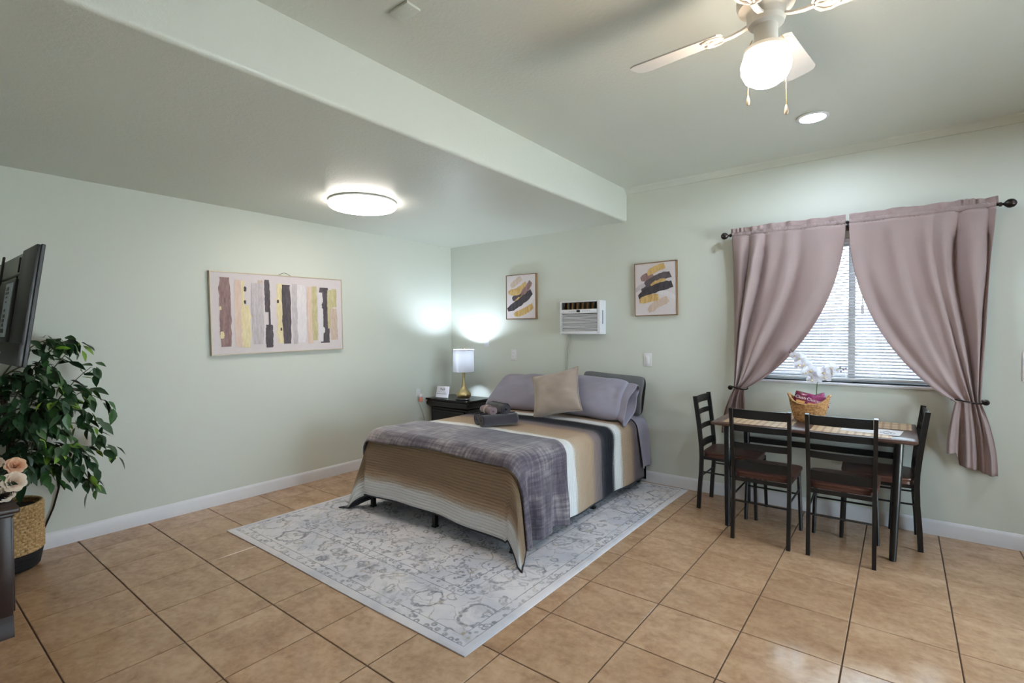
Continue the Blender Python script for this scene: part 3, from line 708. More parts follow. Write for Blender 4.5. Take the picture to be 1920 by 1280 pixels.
# ------------------------------------------------------------------ pictures
def painted(name, c, c2=None):
    t = NT(name); p = t.obj(); f = t.noise(t.n('ShaderNodeVectorMath', dict(operation='MULTIPLY'), i0=p, i1=(1, 1, .25)).outputs[0], 55., 4., .65)
    c2 = c2 or tuple(min(1, x*1.35+.03) for x in c[:3])+(1,)
    return t.fin(t.bsdf(t.mix(t.mapr(f, .34, .70), c, c2), .6, 0., t.bump(f, .3, .003), .3))
P_DARK = painted('charcoal_paint', S(70, 62, 66), S(92, 84, 90)); P_BLACK = painted('black_paint', S(46, 42, 46), S(76, 70, 76)); P_GOLD = painted('gold_leaf_paint', S(176, 140, 84), S(214, 182, 126))
P_PALEGOLD = painted('pale_gold_paint', S(214, 196, 152), S(230, 218, 184)); P_MAUVE = painted('mauve_brown_paint', S(120, 92, 92), S(158, 130, 128)); P_BEIGE = painted('beige_paint', S(188, 164, 148), S(206, 188, 176))
P_PEACH = painted('peach_paint', S(212, 180, 164), S(218, 200, 190)); P_GREY = painted('pale_grey_paint', S(178, 168, 172), S(204, 196, 200)); P_WHITE = painted('off_white_paint', S(216, 208, 212), S(228, 222, 226)); P_OLIVE = painted('olive_gold_paint', S(178, 166, 122), S(204, 194, 158))
def stroke(parent, M, x0, y0, x1, y1, w, mat, bend=0., rag=.10, taper=(.6, .8), seed=0, lay=0):
    """one brush stroke: a thin ragged ribbon of paint lying on the canvas (M maps canvas x, y, height)"""
    n = 26; d = Vector((x1-x0, y1-y0)); L = d.length; d.normalize(); s_ = Vector((-d.y, d.x)); A, B = [], []
    for k in range(n+1):
        q = k/n; c = Vector((x0, y0))+d*L*q+s_*bend*L*4*q*(1-q)
        h = w/2*(taper[0]+(1-taper[0])*min(1, q*5) if q < .5 else taper[1]+(1-taper[1])*min(1, (1-q)*5))
        n1 = noise.noise(Vector((q*9, seed*3.7, 1)))*rag+noise.noise(Vector((q*31, seed*3.7, 5)))*rag*.6; n2 = noise.noise(Vector((q*9, seed*3.7, 9)))*rag+noise.noise(Vector((q*31, seed*3.7, 13)))*rag*.6
        e = noise.noise(Vector((q*50, seed, 2)))*.01*L
        A.append(c+s_*h*(1+2*n1)+d*e); B.append(c-s_*h*(1+2*n2)+d*e)
    b = MB(); z0 = .0008+.0005*lay
    VA = [b.bm.verts.new(M @ Vector((p.x, p.y, z0))) for p in A]; VB = [b.bm.verts.new(M @ Vector((p.x, p.y, z0))) for p in B]
    VC = [b.bm.verts.new(M @ Vector((p.x, p.y, z0+.0006))) for p in [a+(c-a)*.5 for a, c in zip(A, B)]]
    for k in range(n):
        b.bm.faces.new((VB[k], VB[k+1], VC[k+1], VC[k])); b.bm.faces.new((VC[k], VC[k+1], VA[k+1], VA[k]))
    o = part('brush_stroke', b, mat, parent, angle=60); return o
def picture(name, label, M, w, h, fw, depth, fmat, canvas):
    """M maps (x right, y up, z out of the wall) with the origin at the lower left of the face"""
    t = thing(name, label, 'picture', M @ Vector((w/2, 0, -depth)))
    b = MB()
    for lo, hi in (((0, 0, -depth), (w, fw, .004)), ((0, h-fw, -depth), (w, h, .004)), ((0, fw, -depth), (fw, h-fw, .004)), ((w-fw, fw, -depth), (w, h-fw, .004))): b.box(lo, hi, .001, 1, M)
    part('frame', b, fmat, t)
    b = MB(); b.box((fw, fw, -depth*.8), (w-fw, h-fw, 0), 0, 1, M); part('canvas', b, canvas, t)
    return t
M_canvas = plain('off_white_canvas', S(214, 204, 206), .8, var=.02, scale=30, bump=.2, bscale=500)
M_champ = plain('champagne_frame', S(196, 182, 160), .4, .3); M_oak = plain('brown_wood_frame', S(124, 92, 60), .5, scale=40)
M1 = frame_M((.03, -2.822, 1.252), (0, 1, .017), (0, -.017, 1)); W1, H1 = 1.235, .702
t = picture('wide_painting', 'wide abstract painting of vertical brush strokes hanging on the left wall', M1, W1, H1, .009, .03, M_champ, M_canvas)
def px(q): q = max(0., q); return W1*q/(1.218-.218*q)
BIG = [(.068, .156, .93, .10, P_MAUVE), (.183, .258, .91, .09, P_PEACH), (.237, .262, .90, .52, P_PALEGOLD), (.232, .300, .60, .08, P_PALEGOLD), (.312, .40, .88, .12, P_GREY), (.358, .40, .92, .72, P_BEIGE), (.410, .452, .93, .52, P_DARK), (.437, .452, .56, .3, P_DARK), (.412, .468, .36, .07, P_DARK),
       (.542, .607, .88, .11, P_DARK), (.50, .566, .89, .12, P_PALEGOLD), (.617, .66, .90, .10, P_GREY), (.655, .725, .89, .12, P_WHITE), (.732, .775, .87, .10, P_PEACH), (.765, .808, .88, .14, P_OLIVE), (.825, .902, .87, .10, P_DARK), (.813, .852, .80, .12, P_WHITE), (.885, .925, .84, .30, P_OLIVE), (.92, .957, .86, .60, P_OLIVE), (.905, .957, .58, .14, P_BEIGE), (.935, .958, .36, .14, P_MAUVE)]
for k, (a, b_, y1, y0, m_) in enumerate(BIG):
    xa, xb = px(a), px(b_); stroke(t, M1, (xa+xb)/2, H1*y1, (xa+xb)/2, H1*y0, xb-xa, m_, 0, .09 if m_ is not P_PALEGOLD else .16, (.85, .85), k, k % 5)
for k, (a, y_, s_, m_) in enumerate(((.075, .56, .016, P_PALEGOLD), (.083, .24, .03, P_PALEGOLD), (.265, .80, .022, P_BLACK), (.262, .64, .016, P_BLACK), (.51, .66, .016, P_BLACK), (.855, .62, .03, P_DARK), (.53, .30, .014, P_DARK), (.85, .28, .03, P_WHITE))):
    stroke(t, M1, px(a), H1*y_+s_, px(a), H1*y_-s_, s_*1.1, m_, 0, .3, (.5, .5), 40+k, 6)
mb = MB(); mb.tube([M1 @ Vector((W1*.525+dx, H1+dz, -.016)) for dx, dz in ((-.07, -.005), (-.02, .022), (0, .026), (.02, .022), (.07, -.005))], .0022, 6); part('hanging_wire', mb, plain('picture_wire', S(120, 112, 96), .4, .8), t)
def art(name, label, x0, x1, z0, z1, strokes_, rz=0.):
    M = frame_M((x0, -.03, z0), (1, 0, rz), (-rz, 0, 1)); w, h = x1-x0, z1-z0
    t = picture(name, label, M, w, h, .008, .03, M_oak, M_canvas)
    for k, (a, b_, c, d, wd_, m_, bend) in enumerate(strokes_): stroke(t, M, a*w, b_*h, c*w, d*h, wd_*w, m_, bend, .10, (.5, .85), k+60, k % 4)
art('abstract_print', 'framed print of slanted gold and black strokes left of the air conditioner', .912, 1.332, 1.582, 2.086,
    [(.17, .735, .52, .915, .16, P_BEIGE, .02), (.08, .60, .45, .70, .10, P_BEIGE, -.12), (.10, .60, .69, .77, .20, P_GOLD, -.10), (.52, .55, .84, .82, .15, P_MAUVE, -.05), (.22, .45, .60, .56, .17, P_DARK, .04), (.33, .40, .68, .52, .15, P_GOLD, -.04), (.06, .215, .86, .60, .20, P_BLACK, -.04), (.28, .10, .90, .29, .17, P_GOLD, -.05), (.80, .36, .97, .56, .10, P_WHITE, 0)])
art('abstract_print', 'framed print of slanted gold and black strokes between air conditioner and curtain', 2.490, 2.900, 1.580, 2.082,
    [(.16, .69, .45, .78, .16, P_MAUVE, .03), (.32, .78, .73, .92, .15, P_GOLD, .06), (.02, .47, .26, .59, .10, P_GREY, .08), (.58, .43, .97, .31, .10, P_WHITE, .08), (.16, .50, .86, .75, .17, P_DARK, .09), (.40, .56, .75, .64, .13, P_GOLD, .04), (.10, .36, .90, .57, .19, P_BLACK, .06), (.12, .28, .58, .35, .17, P_GOLD, .03), (.33, .09, .80, .30, .17, P_BEIGE, .05)], .012)

# ------------------------------------------------------------------ air conditioner
AX0, AX1, AZ0, AZ1, AY = 1.702, 2.168, 1.412, 1.750, -.125
t = thing('air_conditioner', 'white through-wall air conditioner with louvred grille above the bed pillows', 'air conditioner', ((AX0+AX1)/2, 0, AZ0))
M_acw = plain('white_ac_plastic', S(228, 228, 234), .4, var=.01)
GX1 = AX1-.035
mb = MB()
for lo, hi in (((AX0, AY, AZ0), (AX0+.012, 0, AZ1)), ((GX1, AY, AZ0), (AX1, 0, AZ1)), ((AX0+.012, AY, AZ0), (GX1, 0, AZ0+.03)), ((AX0+.012, AY, AZ1-.014), (GX1, 0, AZ1)), ((AX0+.012, AY, AZ1-.128), (GX1, 0, AZ1-.086))): mb.box(lo, hi, .005, 2)
part('housing', mb, M_acw, t)
mb = MB(); mb.box((AX0+.010, AY+.030, AZ0+.028), (GX1+.002, -.002, AZ1-.126)); part('filter', mb, plain('dark_grey_backing', S(74, 70, 76), .8), t)  # dark backing plate, coloured to make the gaps between slats look shaded
M_dark = plain('dark_cavity', S(26, 23, 22), .35); M_amber = plain('gold_reflection', S(196, 146, 84), .3, .6)
mb = MB(); mb.box((AX0+.012, AY+.05, AZ1-.086), (GX1, 0, AZ1-.014)); op = part('outlet_cavity', mb, M_dark, t)
for k in range(7):
    x = AX0+.045+k*.058; b = MB(); b.box((x-.010, AY+.006, AZ1-.083), (x+.010, AY+.046, AZ1-.017), .004, 2); part('vane', b, M_dark, op)
for k in range(7):
    x = AX0+.075+k*.056; b = MB(); b.box((x-.016, AY+.042, AZ1-.083), (x+.016, AY+.0495, AZ1-.017), 0, 1); part('fin', b, M_amber, op)  # gold slips: reflections in the outlet put into the colour
for k in range(13):
    z = AZ0+.040+k*.0132; b = MB(); b.prism([(AX0+.014, AY+.002, z+.003), (AX0+.014, AY+.016, z+.005), (AX0+.014, AY+.016, z+.002), (AX0+.014, AY+.002, z-.004)], (GX1-AX0-.016, 0, 0)); part('slat', b, M_acw, t, angle=None)
mb = MB(); mb.box((AX0+.198, AY-.0015, AZ1-.116), (AX0+.238, AY+.004, AZ1-.092), .001, 1); part('display', mb, plain('black_display', S(18, 18, 24), .15), t)
M_btn = plain('grey_button', S(190, 190, 198), .5)
for k in (-4, -3, -2, 2, 3, 4, 5):
    b = MB(); b.box((AX0+.218+k*.026-.005, AY-.001, AZ1-.108), (AX0+.218+k*.026+.005, AY+.003, AZ1-.100), .001, 1); part('button', b, M_btn, t)
mb = MB(); mb.box((AX1-.001, -.085, AZ0+.10), (AX1+.0015, -.060, AZ1-.10), .001, 1); part('side_slot', mb, plain('grey_slot', S(140, 140, 150), .5), t)
M_cord = plain('beige_cord', S(178, 178, 166), .6)
mb = MB(); mb.tube([(1.735, -.03, AZ0+.004), (1.725, -.012, 1.37), (1.712, -.008, 1.2), (1.70, -.008, 1.05), (1.69, -.008, .9)], .0045, 6); part('power_cord', mb, M_cord, t)
mb = MB(); mb.tube([(1.77, -.03, AZ0+.004), (1.765, -.012, 1.38), (1.742, -.008, 1.22), (1.718, -.008, 1.06), (1.705, -.008, .9)], .003, 6); part('power_cord', mb, M_cord, t)

# ------------------------------------------------------------------ wall plates
M_plate = plain('white_wall_plate', S(226, 224, 228), .35, var=.01); M_slot = plain('dark_slot', S(60, 58, 60), .5)
def plate(name, label, cat, c, right, w, h, kind):
    up = Vector((0, 0, 1)); M = frame_M(c, right, up); t = thing(name, label, cat, c)
    b = MB(); b.box((-w/2, -h/2, 0), (w/2, h/2, .006), .003, 2, M); part('plate', b, M_plate, t)
    if kind == 'rocker':
        b = MB(); b.box((-.018, -.036, .005), (.018, .036, .0075), .001, 1, M); b = b.box((-.015, -.033, .007), (.015, .033, .0105), .002, 2, M); part('rocker', b, M_white, t)
    if kind == 'duplex':
        for dz in (-.021, .021):
            b = MB(); b.box((-.016, dz-.014, .005), (.016, dz+.014, .0085), .003, 2, M); r_ = part('receptacle', b, M_white, t)
            for dx, hh in ((-.006, .005), (.006, .004)): b = MB(); b.box((dx-.001, dz-hh+.002, .008), (dx+.001, dz+hh+.002, .0092), 0, 1, M); part('slot', b, M_slot, r_)
    return t, M
plate('light_switch', 'white rocker light switch on the wall between bed and window', 'light switch', (2.607, 0, 1.166), (1, 0, 0), .082, .128, 'rocker')
plate('wall_outlet', 'white wall outlet beneath the framed print left of the air conditioner', 'outlet', (1.0, 0, 1.176), (1, 0, 0), .078, .122, 'duplex')
plate('wall_plate', 'blank white wall plate in the bright glow above the gold lamp', 'wall plate', (.590, 0, 1.33), (1, 0, 0), .090, .130, '')
plate('wall_plate', 'white plate on the window wall right of the right curtain', 'wall plate', (5.185, 0, 1.197), (1, 0, 0), .095, .19, 'rocker')
t, M = plate('wall_outlet', 'white wall outlet on the left wall beside the black nightstand', 'outlet', (0, -.565, .712), (0, 1, 0), .072, .118, 'duplex')
Mp = frame_M((.009, -.548, .690), (0, 1, 0), (0, 0, 1))
t = thing('air_freshener', 'white plug-in air freshener with orange oil plugged into the wall outlet', 'air freshener', (.009, -.548, .69))
mb = MB(); mb.box((-.022, -.018, 0), (.022, .028, .034), .008, 3, Mp); part('body', mb, M_white, t)
mb = MB(); mb.box((-.020, -.070, .006), (.020, -.018, .034), .006, 3, Mp); part('oil_bottle', mb, plain('orange_oil', S(222, 150, 130), .2), t)
mb = MB(); mb.tube([(.012, -.585, .688), (.03, -.60, .66), (.03, -.56, .57), (.012, -.50, .48), (.008, -.475, .40), (.010, -.46, .30)], .003, 6); single('lamp_cord', mb, M_cord, 'thin pale cord drooping from the wall outlet behind the nightstand', 'cord')

# ------------------------------------------------------------------ window blind
t = thing('window_blind', 'white horizontal slatted blind hanging inside the window recess', 'blind', (4.2, .06, WZ1))
M_slat = NT('white_blind_slat'); M_slat = M_slat.fin(M_slat.n('ShaderNodeMixShader', i0=.25, i1=M_slat.bsdf(S(232, 232, 238), .45).outputs[0], i2=M_slat.n('ShaderNodeBsdfTranslucent', Color=S(235, 235, 240)).outputs[0]))
bx0, bx1, by = WX0+.008, WX1-.008, .062
mb = MB(); mb.box((bx0, by-.020, WZ1-.034), (bx1, by+.018, WZ1-.002), .002, 1); part('headrail', mb, M_white, t)
b = MB(); ang = radians(24); prof = [(-.0125, 0), (-.006, .0016), (.0, .0022), (.006, .0016), (.0125, 0)]
pts = [(bx0, y_*cos(ang)-z_*sin(ang), y_*sin(ang)+z_*cos(ang)) for y_, z_ in prof]; top = pts+[(x_, y_, z_-.0006) for x_, y_, z_ in reversed(pts)]
b.prism(top, (bx1-bx0, 0, 0)); sm = b.mesh('slat', None, 60); sm.materials.append(M_slat)
z = WZ0+.050
while z < WZ1-.045:
    o = bpy.data.objects.new('slat', sm); COL.objects.link(o); o.parent = t; o.matrix_local = MW[t.name].inverted() @ Matrix.Translation((0, by, z)); z += .0232
mb = MB(); mb.box((bx0, by-.013, WZ0+.018), (bx1, by+.013, WZ0+.036), .003, 1); part('bottom_rail', mb, M_white, t)
for x in (3.66, 4.02, 4.40, 4.76):
    b = MB(); b.tube([(x, by-.0135, WZ0+.03), (x, by-.0135, WZ1-.03)], .0009, 4); part('ladder_cord', b, M_white, t)
mb = MB(); mb.tube([(4.285, by-.024, WZ1-.03), (4.285, by-.026, 1.62)], .0035, 8); mb.box((4.275, by-.032, 1.56), (4.295, by-.020, 1.63), .004, 2); part('tilt_wand', mb, M_white, t)

# ------------------------------------------------------------------ curtains on their rod
M_iron = plain('dark_bronze_metal', S(40, 32, 32), .35, .6)
RZ_, RY_ = 2.238, -.095
t = thing('curtain_rod', 'dark metal curtain rod with round finials above the window', 'curtain rod', (4.19, RY_, RZ_))
mb = MB(); mb.tube([(3.375, RY_, RZ_), (5.015, RY_, RZ_)], .008, 10); part('rod', mb, M_iron, t)
for x, s_ in ((3.375, -1), (5.015, 1)):
    Mx = Matrix.Translation((x, RY_, RZ_)) @ Matrix.Rotation(s_*pi/2, 4, 'Y')
    b = MB(); b.lathe([(0, -.008), (.014, -.006), (.014, .006), (.008, .010), (.008, .016), (.016, .022), (.026, .034), (.029, .048), (.026, .062), (.015, .074), (0, .079)], 20, Mx); part('finial', b, M_iron, t)
for x in (3.40, 4.195, 4.99):
    b = MB(); b.tube([(x, 0, RZ_-.02), (x, RY_*.6, RZ_-.022), (x, RY_, RZ_-.014)], .006, 8); b.box((x-.012, -.005, RZ_-.05), (x+.012, 0, RZ_+.02), .002, 1); b.tube([(x-.006, RY_, RZ_), (x+.006, RY_, RZ_)], .0115, 12); part('bracket', b, M_iron, t)
def curtain_mat():
    t = NT('dusty_rose_curtain'); U, V = t.sep(t.uv())[:2]
    rib = t.math('SINE', t.math('ADD', t.math('MULTIPLY', V, 520.), t.math('MULTIPLY', t.noise(t.comb(U, V, 0.), 3., 2.), 8.)))
    col = t.mix(t.noise(t.comb(U, V, 0.), 4., 3.), S(158, 138, 137), S(170, 150, 148))
    bs = t.bsdf(col, .62, 0., t.bump(t.math('ADD', t.math('MULTIPLY', rib, .3), t.noise(t.comb(t.math('MULTIPLY', U, 8.), V, 0.), 60., 2.)), .10, .003), .25, Sheen_Weight=.35, Sheen_Roughness=.35)
    return t.fin(t.n('ShaderNodeMixShader', i0=.16, i1=bs.outputs[0], i2=t.n('ShaderNodeBsdfTranslucent', Color=S(196, 168, 168)).outputs[0]))
M_curt = curtain_mat()
def curtain(label, xo, xi, xt, zt, wt, tail, seed):
    """xo/xi: outer/inner end on the rod; xt, zt: where the holdback gathers it; tail(s) -> (x, z, y) of the lower hem"""
    sg = 1 if xi > xo else -1
    t = thing('curtain', label, 'curtain', ((xo+xi)/2, RY_, tail(0)[1]), 0, 'curtains at the window')
    def fold(s, k):
        a = noise.noise(Vector((s*5, k*.9+seed, 1)))
        f1 = (1-abs(sin(pi*(s*6.2+.5*a)+seed))*2)*(1-smooth01((s-.26)/.28)); f2 = sin(2*pi*(s*3.2+.45*a)+seed*2)*.42
        return f1+f2
    def f(u, v):
        s = u; q = v/.66
        if v <= .66:
            p = 1.+1.05*s; e = 1-.22*s
            g = max(0., 1-q**p)**e
            x0 = xo+(xi-xo)*s; x1 = xt+sg*wt*(s-.5); x = x1+(x0-x1)*g
            z = (RZ_-.012)+(zt-RZ_+.012)*q
            z -= .030*sin(pi*min(1, q*1.0))*s*(1-s)*4*q
            amp = .012+.032*smooth01(q*5)*(1-.25*q)
            y = RY_-.016-.045*s*smooth01(q)*1.0+fold(s, q*1.6)*amp*(1-.35*q)
            y += .020*sin(2*pi*(s*3.1)+3.2*q)*smooth01(q*1.5)*(1-q*.5)
            x += sg*.010*sin(s*23+seed)*smooth01(q*3)*(1-q)
            y = min(y, -.040)
        else:
            q = (v-.66)/.34; hx, hz, hy = tail(s)
            x1 = xt+sg*wt*(s-.5); k = sin(q*pi/2)**.9
            x = x1+(hx-x1)*k; z = zt+(hz-zt)*q
            y0 = RY_-.006-.045*s+fold(s, 1.6)*.022*(.65)
            y = y0+(hy-y0)*k+(.026*sin(2*pi*s*2.6+seed)+.012*sin(2*pi*s*6))*k
            y = min(y, -.022)
        return Vector((x, y, z)), (s*1.25, z)
    b = MB(); b.grid(f, 150, 90); o = part('panel', b, M_curt, t, angle=80, fix=False)
    md = o.modifiers.new('thick', 'SOLIDIFY'); md.thickness = .0016; md.offset = 0
    def head(u, v):                                                   # ruffled header above the rod pocket
        x = xo-sg*.012+(xi-xo+sg*.012)*u; hgt = .050+.010*noise.noise(Vector((x*9, seed, 0)))
        dense = 1-smooth01((u-.16)/.2)
        y = RY_+(.010*sin(x*150+2*sin(x*31))*dense+.007*sin(x*47+seed)+.004*sin(x*90))*min(1, v*1.6)
        return Vector((x+.004*sin(x*120)*v*dense, y, RZ_+.008+hgt*v)), (u, v)
    b = MB(); b.grid(head, 200, 6); o = part('header_ruffle', b, M_curt, t, angle=80, fix=False); md = o.modifiers.new('thick', 'SOLIDIFY'); md.thickness = .003; md.offset = 0
    b = MB(); n_ = 120                                                # rod pocket, puckered
    b.tube([(xo+(xi-xo)*k/n_, RY_, RZ_) for k in range(n_+1)], [.0195+.0022*sin(k*1.9+seed)+.0016*noise.noise(Vector((k*.7, seed, 0))) for k in range(n_+1)], 12); part('rod_pocket', b, M_curt, t, angle=80)
    return t
def tailL(s): return (3.290+.205*s**.9, .555+.225*smooth01((s-.18)/.35), -.045-.045*s)
def tailR(s): return (5.028-.262*s, .47+.045*smooth01(s*1.4)+.085*smooth01((s-.72)/.1), -.040-.05*s)
curtain('dusty rose curtain tied back at the left side of the window', 3.392, 4.185, 3.452, .962, .085, tailL, .4)
curtain('dusty rose curtain tied back at the right side of the window', 4.995, 4.207, 4.868, .962, .125, tailR, 2.1)
def holdback(x, z, wd_, sg, label):
    t = thing('curtain_holdback', label, 'curtain holdback', (x, -.10, z))
    b = MB(); b.tube([(x+wd_*cos(a)*1.0, -.105+.062*sin(a)*(1 if sin(a) > 0 else 1.0), z+.006*sin(a*2)-.004*cos(a)) for a in [2*pi*k/28 for k in range(28)]], .0052, 8, True); part('loop', b, M_iron, t)
    b = MB(); b.lathe([(0, .018), (.010, .017), (.018, .010), (.020, 0), (.017, -.008), (0, -.012)], 18, Matrix.Translation((x-sg*wd_*1.05, -.135, z)) @ Matrix.Rotation(pi/2, 4, 'X')); part('rosette', b, M_iron, t)
    b = MB(); b.tube([(x-sg*wd_, -.10, z), (x-sg*wd_, -.002, z)], .005, 8); part('stem', b, M_iron, t)
holdback(3.452, .962, .062, 1, 'dark metal holdback gathering the left curtain')
holdback(4.868, .962, .082, -1, 'dark metal holdback gathering the right curtain')

# ------------------------------------------------------------------ dining table and what stands on it
TZ = .765; DX0, DX1, DY0, DY1 = 3.40, 4.605, -.735, -.02
def wood(name, c1, c2, rough, axis=0, scale=3.):
    t = NT(name); p = t.obj(); v = (1., 9., 9.) if axis == 0 else (9., 1., 9.)
    st = t.n('ShaderNodeVectorMath', dict(operation='MULTIPLY'), i0=p, i1=v).outputs[0]
    f = t.noise(st, scale, 5., .6, 1.2); g_ = t.noise(st, scale*6, 3., .6)
    col = t.mix(t.math('ADD', t.math('MULTIPLY', f, .75), t.math('MULTIPLY', g_, .25)), c1, c2)
    return t.fin(t.bsdf(col, rough, 0., t.bump(g_, .08, .002), .5))
M_walnut = wood('walnut_table_top', S(52, 36, 32), S(110, 84, 76), .32)
t = thing('dining_table', 'rectangular walnut topped dining table with black metal legs below the window', 'table', (4.0, -.38, 0))
mb = MB(); out = []
for k in range(25): out.append((DX0+(DX1-DX0)*k/24, DY0+.006*noise.noise(Vector((k*.9, 0, 0)))))
for k in range(1, 12): out.append((DX1+.006*noise.noise(Vector((k, 5, 0))), DY0+(DY1-DY0)*k/12))
for k in range(25): out.append((DX1-(DX1-DX0)*k/24, DY1+.004*noise.noise(Vector((k*.9, 9, 0)))))
for k in range(1, 12): out.append((DX0+.006*noise.noise(Vector((k, 15, 0))), DY1-(DY1-DY0)*k/12))
cx_, cy_ = (DX0+DX1)/2, (DY0+DY1)/2
rings = [[mb.bm.verts.new((x+(cx_-x)*e/abs(DX1-DX0), y+(cy_-y)*e/abs(DY1-DY0), z)) for x, y in out] for e, z in ((.012, TZ), (0, TZ-.004), (.006, TZ-.016), (.03, TZ-.026))]
for A, B in zip(rings, rings[1:]):
    for k in range(len(A)): l = (k+1) % len(A); mb.bm.faces.new((A[k], A[l], B[l], B[k]))
mb.bm.faces.new(rings[0]); mb.bm.faces.new(list(reversed(rings[-1]))); part('tabletop', mb, M_walnut, t)
LEG = [((3.512, -.690), (3.500, -.655)), ((4.484, -.680), (4.512, -.655)), ((3.512, -.055), (3.500, -.085)), ((4.470, -.055), (4.512, -.085))]
for (fx, fy), (tx, ty) in LEG:
    b = MB(); b.tube([(fx, fy, 0), (fx+(tx-fx)*.5, fy+(ty-fy)*.5, .37), (tx, ty, TZ-.026)], [.019, .0225, .025], 14); part('leg', b, M_black, t)
mb = MB()
mb.box((3.50, -.10, .705), (4.512, -.07, TZ-.026), .002, 1); mb.box((3.50, -.67, .705), (4.512, -.64, TZ-.026), .002, 1); mb.box((3.485, -.655, .705), (3.515, -.085, TZ-.026), .002, 1); mb.box((4.497, -.655, .705), (4.527, -.085, TZ-.026), .002, 1); part('apron', mb, M_black, t)
mb = MB(); mb.box((3.508, -.080, .512), (4.490, -.060, .556), .003, 1); part('stretcher', mb, M_black, t)
def mat_mat():
    t = NT('bamboo_slat_mat'); p = t.obj(); x, y = t.sep(p)[:2]
    a = t.noise(t.comb(t.math('MULTIPLY', x, 3.), t.math('MULTIPLY', y, 160.), 0.), 1., 2., .6); c = t.noise(t.comb(t.math('MULTIPLY', x, 60.), 0., 0.), 1., 2.)
    col = t.mix(t.mapr(a, .35, .65), S(150, 118, 92), S(214, 192, 160)); st = t.mapr(t.math('ABSOLUTE', t.math('SINE', t.math('MULTIPLY', x, 70.))), .80, .95)
    col = t.mix(t.math('MULTIPLY', st, .5), col, S(128, 92, 72))
    return t.fin(t.bsdf(col, .55, 0., t.bump(a, .5, .003), .3))
M_mat = mat_mat()
for k, (x0, x1, y0, y1, lb) in enumerate(((3.475, 3.915, -.715, -.395, 'bamboo placemat at the front left of the table before the left chair'), (3.455, 3.88, -.335, -.04, 'bamboo placemat at the back left of the table against the wall'), (4.035, 4.475, -.710, -.395, 'bamboo placemat at the front right of the table under the leaflet'), (4.12, 4.578, -.335, -.04, 'bamboo placemat at the back right corner of the table'))):
    b = MB(); n_ = 16
    for j in range(n_): b.box((x0, y0+(y1-y0)*j/n_+.0012, TZ+.0005), (x1, y0+(y1-y0)*(j+1)/n_-.0012, TZ+.0032), .0007, 1)
    for xx in (x0+.02, (x0+x1)/2, x1-.02): b.box((xx-.002, y0, TZ+.0015), (xx+.002, y1, TZ+.0037))
    single('placemat', b, M_mat, lb, 'placemat', 'bamboo placemats on the table')
t = thing('leaflet', 'white printed leaflet lying across the front right placemat', 'leaflet', (4.36, -.50, TZ))
ML_ = Matrix.Translation((4.365, -.495, TZ+.0042)) @ Matrix.Rotation(radians(-6), 4, 'Z')
mb = MB(); mb.box((-.16, -.105, 0), (.16, .105, .0012), 0, 1, ML_); part('sheet', mb, plain('glossy_white_paper', S(240, 236, 238), .2, var=.01), t)
mb = MB(); mb.box((-.15, .06, .0012), (.02, .09, .0016), 0, 1, ML_); part('heading_bar', mb, plain('crimson_ink', S(190, 60, 80), .4), t)
for k in range(5):
    b = MB(); b.box((-.14, .035-k*.025, .0012), (.02-.02*(k % 2), .043-k*.025, .0016), 0, 1, ML_); part('text_line', b, M_inkl, t)
mb = MB(); mb.tube([ML_ @ Vector((.09+.04*cos(a), -.03+.03*sin(a), .0014)) for a in [2*pi*k/20 for k in range(20)]], .0012, 4, True); mb.tube([ML_ @ Vector((.09+.02*cos(a), -.03+.045*sin(a), .0014)) for a in [2*pi*k/20 for k in range(20)]], .0012, 4, True); part('drawing', mb, M_ink, t)

# basket with snack bags
BKX, BKY = 3.985, -.345
def wicker():
    t = NT('seagrass_wicker'); p = t.obj(); f = t.noise(p, 60., 4., .6); return t.fin(t.bsdf(t.ramp(f, [(.3, S(112, 76, 44)), (.5, S(170, 126, 82)), (.7, S(206, 166, 118))]), .7, 0., t.bump(f, .4, .004), .25))
M_wick = wicker()
t = thing('snack_basket', 'boat shaped seagrass basket of snack bags on the dining table', 'basket', (BKX, BKY, TZ))
def rim(a): return .130+.065*cos(a)**2*abs(cos(a))
mb = MB(); nr = 13
def bowl(u, v):
    a = 2*pi*u; h = rim(a)*v; k = (v*.9+.1)**.5
    rx, ry = .062+.070*k, .050+.050*k
    w_ = 1+.028*sin(v*nr*pi*2)*1.0+.022*sin(u*2*pi*26+pi*int(v*nr))
    return Vector((BKX+rx*w_*cos(a), BKY+ry*w_*sin(a), TZ+.006+h)), (u, v)
mb.grid(bowl, 104, 52, True); b0 = mb
o = part('basket_wall', mb, M_wick, t, angle=80, fix=False); md = o.modifiers.new('thick', 'SOLIDIFY'); md.thickness = .008; md.offset = -1
mb = MB(); mb.tube([(BKX+.133*cos(a)*1.0, BKY+.101*sin(a), TZ+.008+rim(a)) for a in [2*pi*k/60 for k in range(60)]], [.007+.0015*sin(k*2.2) for k in range(60)], 8, True); part('rim', mb, M_wick, t, angle=80)
mb = MB(); mb.lathe([(0, .001), (.075, .001), (.078, .008), (0, .008)], 28, Matrix.Translation((BKX, BKY, TZ)) @ Matrix.Diagonal((1, .8, 1, 1))); part('bottom', mb, M_wick, t)
def foil(name, c): return plain(name, c, .22, .25, var=.08, scale=20, bump=.25, bscale=25)
M_magenta, M_plum, M_yel = foil('magenta_foil', S(130, 34, 92)), foil('plum_foil', S(104, 28, 52)), foil('amber_print', S(196, 150, 84))
M_logo = plain('white_print', S(238, 232, 240), .4, var=0.)
